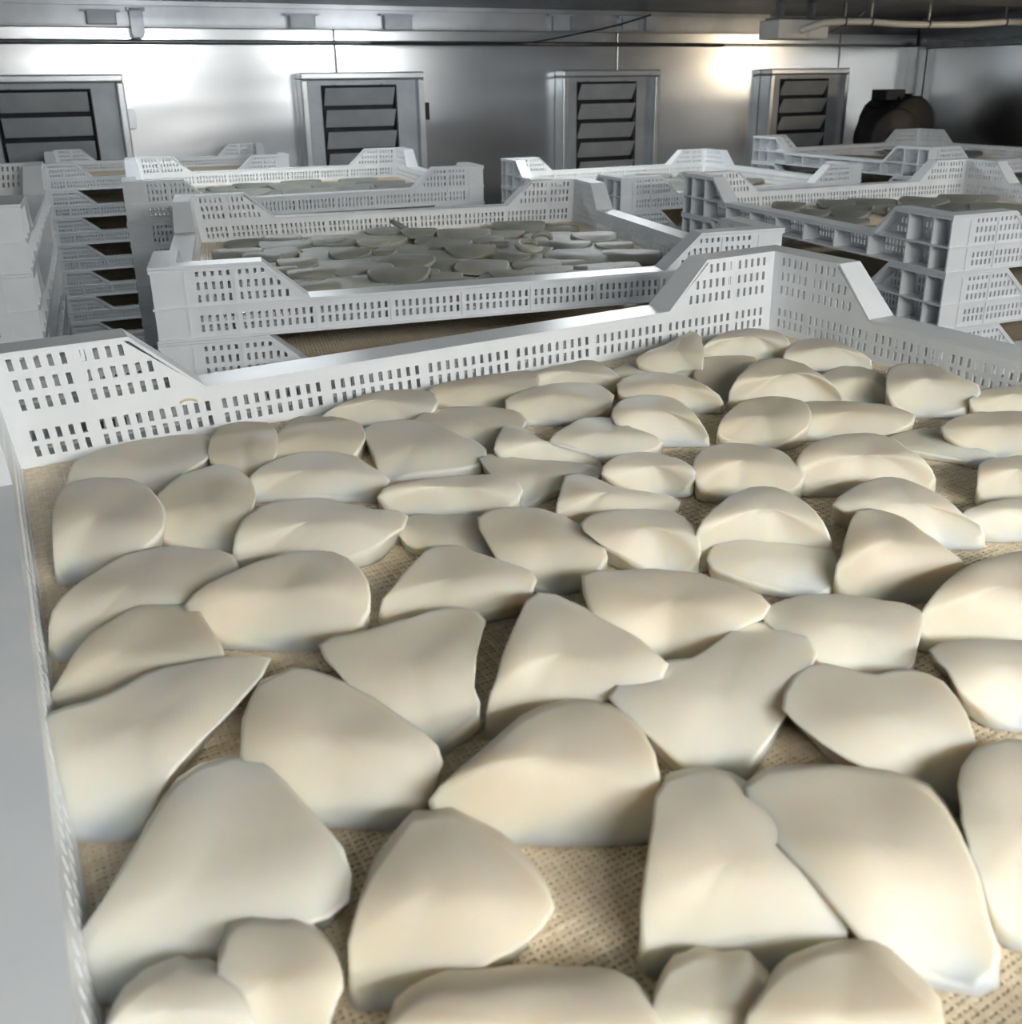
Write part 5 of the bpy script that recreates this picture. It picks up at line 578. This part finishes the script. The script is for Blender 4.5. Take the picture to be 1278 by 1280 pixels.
def tray(x, y, z, rz, label, group, detail=2, lean=False):
    r = bpy.data.objects.new('drying_tray', None); col.objects.link(r)
    r.location = pt(x, y, z); r.rotation_euler = (0, 0, rz)
    tag(r, label, 'tray', group)
    for nm, lx, ly, a in (('x', -WT/2, DT/2, 0.0), ('x', WT/2, -DT/2, math.pi), ('y', -WT/2, -DT/2, math.pi/2), ('y', WT/2, DT/2, -math.pi/2)):
        M_ = TM[nm]
        bow = 0.05 if (lean and nm == 'y' and lx < 0) else 0.0
        w_ = link('side_wall', M_['wall'], r, L3(lx-bow, ly, 0), a-bow/DT)
        if lean and nm == 'x' and ly > 0:
            sm = MB().tube([(1.37+0.075*math.cos(t_), TP*0.2-0.004, 0.185+0.035*math.sin(t_)) for t_ in [0.2+0.28*q_ for q_ in range(10)]], 0.010, 6)
            link('stain', sm.mesh('stain', MAT['stain']), w_)
        if detail >= 1:
            link('rim', M_['rim'], w_); link('ledge', M_['la'], w_); link('ledge', M_['lb'], w_); link('foot_rim', M_['foot'], w_)
            if nm == 'x': link('outer_panel', SKIN, w_)
            for q in [0.0]+ribx+[WT]:
                tall = min(q, WT-q) < 1.0
                link('rib', RIB_T if tall else RIB_L, w_, L3(q*M_['sc'], 0, 0))
        else:
            link('rim', M_['rim'], w_)
    tag(link('net', NETM, r), kind='stuff')
    link('base_grid', GRIDM, r)
    return r

PITCH = TOP-BASE+0.010
ORD = ['topmost', 'second', 'third', 'fourth', 'fifth', 'sixth', 'seventh', 'eighth', 'ninth', 'tenth']
def pallet(x, y, z0, rz, label):
    r = bpy.data.objects.new('pallet', None); col.objects.link(r); r.location = pt(x, y, FLOOR); r.rotation_euler = (0, 0, rz)
    tag(r, label, 'pallet', 'pallets under the tray stacks')
    h = z0-FLOOR
    for q in (-3.6, 0, 3.6):
        link('runner', MB().box(q-0.4, q+0.4, -4.1, 4.1, 0, h-0.12).mesh('pallet_runner', MAT['wood']), r)
    for q in (-3.6, -1.8, 0, 1.8, 3.6):
        link('deck_board', MB().box(-4.4, 4.4, q-0.4, q+0.4, h-0.12, h).mesh('pallet_board', MAT['wood']), r)
def stack(key, x, y, z, rz, where, vis, toplabel):
    n = int((z+BASE-FLOOR-0.3)/PITCH)
    for k_ in range(n+1):
        if k_ == 0: lb = toplabel
        else: lb = '%s tray down in the stack %s' % (ORD[k_], where)
        tray(x, y, z-k_*PITCH, rz, lb, 'trays in the stack '+where, 2 if k_ < vis else 0, key == 'A' and k_ == 0)
    pallet(x, y, z-n*PITCH+BASE, rz, 'wooden pallet under the stack '+where)
    return n
STK = {
 'A': (WT/2, -DT/2, 0.0, 0.0, 'nearest the camera', 2, 'large white perforated tray in front filled with cream slices on a net'),
 'B': (7.105, 7.297, -0.17, -0.223, 'right behind the front tray', 3, 'white tray of grey slices topping the middle stack behind the front tray'),
 'C': (8.152, 19.386, -0.154, -0.149, 'behind the middle one', 4, 'white tray of dark slices topping the stack behind the middle one'),
 'E': (6.9, 33.3, -0.60, -0.13, 'at the back left', 7, 'white tray topping the dim stack at the back left under the vents'),
 'F': (-3.494, 11.435, 0.441, -0.103, 'at the left edge', 5, 'white tray topping the stack cut by the left edge'),
 'H': (18.997, 5.185, -0.192, -0.151, 'at the right', 4, 'white tray with deep ribbed side topping the right-hand stack'),
 'I': (20.9, 17.6, -0.67, -0.09, 'before the third vent', 3, 'white tray topping the stack in front of the third vent'),
 'J': (31.158, 15.509, -0.168, -0.068, 'before the black motor', 3, 'white tray topping the far right stack before the black motor'),
}
for k_, a in STK.items():
    stack(k_, *a)

# ------------------------------------------------------------------ slices
def slice_mesh(ring, H, d, net):
    """ring: visible upper outline; the back edge is the raised one, d points to it"""
    n = len(ring)
    R = [Vector(p) for p in ring]
    zmin = min(p.z for p in R); zmax = max(p.z for p in R); rng = max(zmax-zmin, 1e-4)
    c = sum(R, Vector())/n
    c.z = zmin+rng*0.98
    mb = MB()
    radii = (0.95, 0.86, 0.74, 0.6, 0.44, 0.28, 0.14)
    ph = c.x*9.1+c.y*5.3; dv2 = Vector((d[1], -d[0], 0))
    dv = Vector((d[0], d[1], 0))
    K = []; K2 = []
    for p in R:
        w_ = (p.z-zmin)/rng
        q = p + dv*(0.75*H*w_*w_) + (p-c)*0.025*(1-w_); q.z = max(net+0.012, p.z-rng*0.38*w_-0.012)
        q2 = p + dv*(1.25*H*w_*w_) + (p-c)*0.06*(1-w_); q2.z = max(net, min(q.z-0.012, p.z-rng*0.85*w_-0.04))
        K.append(q); K2.append(q2)
    rows = [K2, K, R]
    for r_ in radii:
        row = []
        for p in R:
            w_ = (p.z-zmin)/rng; g_ = (1-r_**2)**(1+0.45*(1-w_))
            q = c.lerp(p, r_); q.z = p.z*(1-g_) + c.z*g_ + rng*0.08*(1-r_)*r_*2
            e = q-c
            q.z += rng*0.10*(1-r_**4)*math.sin(e.dot(dv2)*7+ph)*math.cos(e.dot(dv)*6+ph*1.7)
            row.append(q)
        rows.append(row)
    for row in rows: mb.v += [tuple(q) for q in row]
    for k in range(len(rows)-1):
        for i in range(n):
            j = (i+1) % n
            mb.f.append((k*n+i, k*n+j, (k+1)*n+j, (k+1)*n+i))
    top = len(mb.v); mb.v.append((c.x, c.y, c.z+rng*0.10*math.sin(ph)*math.cos(ph*1.7)))
    for i in range(n): mb.f.append(((len(rows)-1)*n+i, (len(rows)-1)*n+(i+1) % n, top))
    kc = sum(K2, Vector())/n
    ib = len(mb.v)
    mb.v += [tuple(q) for q in K2]
    i0 = len(mb.v)
    for p in K2:
        q = kc.lerp(p, 0.75); q.z = max(net, min(p.z, net+0.02)+rng*0.25); mb.v.append(tuple(q))
    for i in range(n): mb.f.append((ib+i, i0+i, i0+(i+1) % n, ib+(i+1) % n))
    bt = len(mb.v); mb.v.append((kc.x, kc.y, net+rng*0.4))
    for i in range(n): mb.f.append((i0+i, bt, i0+(i+1) % n))
    return mb, c

def put_slice(ring, H, d, net, label, group, zoff=0.0, mat='slice'):
    mb, c = slice_mesh(ring, H, d, net)
    zb = min(v_[2] for v_ in mb.v)
    mb.v = [(x-c.x, y-c.y, z-zb) for x, y, z in mb.v]
    me = mb.mesh('food_slice', MAT[mat], True)
    o = link('food_slice', me, None, pt(c.x, c.y, zb+zoff))
    tag(o, label, 'food slice', group)
    return o
for lb, H, d, ring in SLICES_A:
    put_slice(ring, H, d, -0.116, lb, 'cream slices in the front tray')

ORDN = ['first', 'second', 'third', 'fourth', 'fifth', 'sixth', 'seventh', 'eighth', 'ninth', 'tenth', 'eleventh', 'twelfth', 'thirteenth', 'fourteenth']
def row_labels(lst, what, where):
    nrow = max(2, round(len(lst)/9))
    o_ = sorted(range(len(lst)), key=lambda i: -lst[i][1]); per = math.ceil(len(lst)/nrow); res = {}
    for r_ in range(nrow):
        grp = sorted(o_[r_*per:(r_+1)*per], key=lambda i: lst[i][0])
        for q, i in enumerate(grp):
            res[i] = '%s %s from left, %s row from back, %s' % (ORDN[q], what, ORDN[r_], where)
    return res
MLAB = {'B': ('grey slice', 'middle stack top tray'), 'C': ('dark slice', 'tray behind the middle stack'), 'H': ('grey slice', 'right-hand ribbed tray'),
        'I': ('grey slice', 'tray before the third vent'), 'J': ('dull slice', 'far right tray')}
random.seed(11)
for k_, lst in MOUNDS.items():
    x0, y0, z0, th = STK[k_][:4]
    labs = row_labels(lst, *MLAB[k_])
    for im, (lx, ly, zb, a, b_, h, ang) in enumerate(lst):
        X = x0+math.cos(th)*lx-math.sin(th)*ly; Y = y0+math.sin(th)*lx+math.cos(th)*ly
        g = ang+th; d = (-math.sin(g), math.cos(g))
        ring = []
        sq = random.uniform(0.75, 1.0)
        for i in range(18):
            p_ = 2*math.pi*i/18
            cx_ = a*math.copysign(abs(math.cos(p_))**sq, math.cos(p_)); cy_ = b_*math.copysign(abs(math.sin(p_))**sq, math.sin(p_))
            q = 1+0.07*math.sin(3*p_+lx*7)
            t_ = (cy_/b_+1)/2
            ring.append((X+(math.cos(g)*cx_-math.sin(g)*cy_)*q, Y+(math.sin(g)*cx_+math.cos(g)*cy_)*q, z0+zb+0.03+h*math.sin(math.pi*0.66*min(1, t_))))
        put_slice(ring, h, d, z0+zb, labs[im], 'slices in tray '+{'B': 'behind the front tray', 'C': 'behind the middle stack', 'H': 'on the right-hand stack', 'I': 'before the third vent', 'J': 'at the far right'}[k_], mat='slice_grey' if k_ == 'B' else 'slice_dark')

# three curled strips that stand out in the middle stack's tray
def strip(points, r, label, flat=0.7):
    x0, y0, z0, th = STK['B'][:4]
    pts = []
    for lx, ly, z in points:
        pts.append((math.cos(th)*lx-math.sin(th)*ly, math.sin(th)*lx+math.cos(th)*ly, z))
    n = len(pts); rad = [r*(0.55+0.45*math.sin(math.pi*min(1, (i+0.8)/(n-0.2)))) for i in range(n)]
    c = pts[n//2]
    mb = MB().tube([(p[0]-c[0], p[1]-c[1], p[2]-c[2]) for p in pts], rad, 8)
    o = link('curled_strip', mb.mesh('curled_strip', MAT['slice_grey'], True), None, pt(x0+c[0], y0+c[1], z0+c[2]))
    tag(o, label, 'food slice', 'slices in tray behind the front tray')
STRIPS = [(1.68, -0.48), (2.19, 0.37), (-0.08, 2.78)]
strip([(STRIPS[0][0]+0.2*math.cos(a), STRIPS[0][1]+0.32*math.sin(a), 0.13+0.04*math.sin(a)) for a in [0.4+i*0.48 for i in range(12)]], 0.065, 'small curled ring-shaped slice standing out in the middle stack tray')
strip([(STRIPS[1][0]+0.2*math.cos(a), STRIPS[1][1], 0.08+0.13*math.sin(a)) for a in [i*0.4 for i in range(8)]], 0.06, 'small white arched strip behind the ring-shaped slice')
strip([(STRIPS[2][0]-0.22+0.09*i, STRIPS[2][1]-0.03*i, 0.26-0.05*i) for i in range(6)], 0.06, 'finger-like strip sticking up at the back of the middle stack tray')
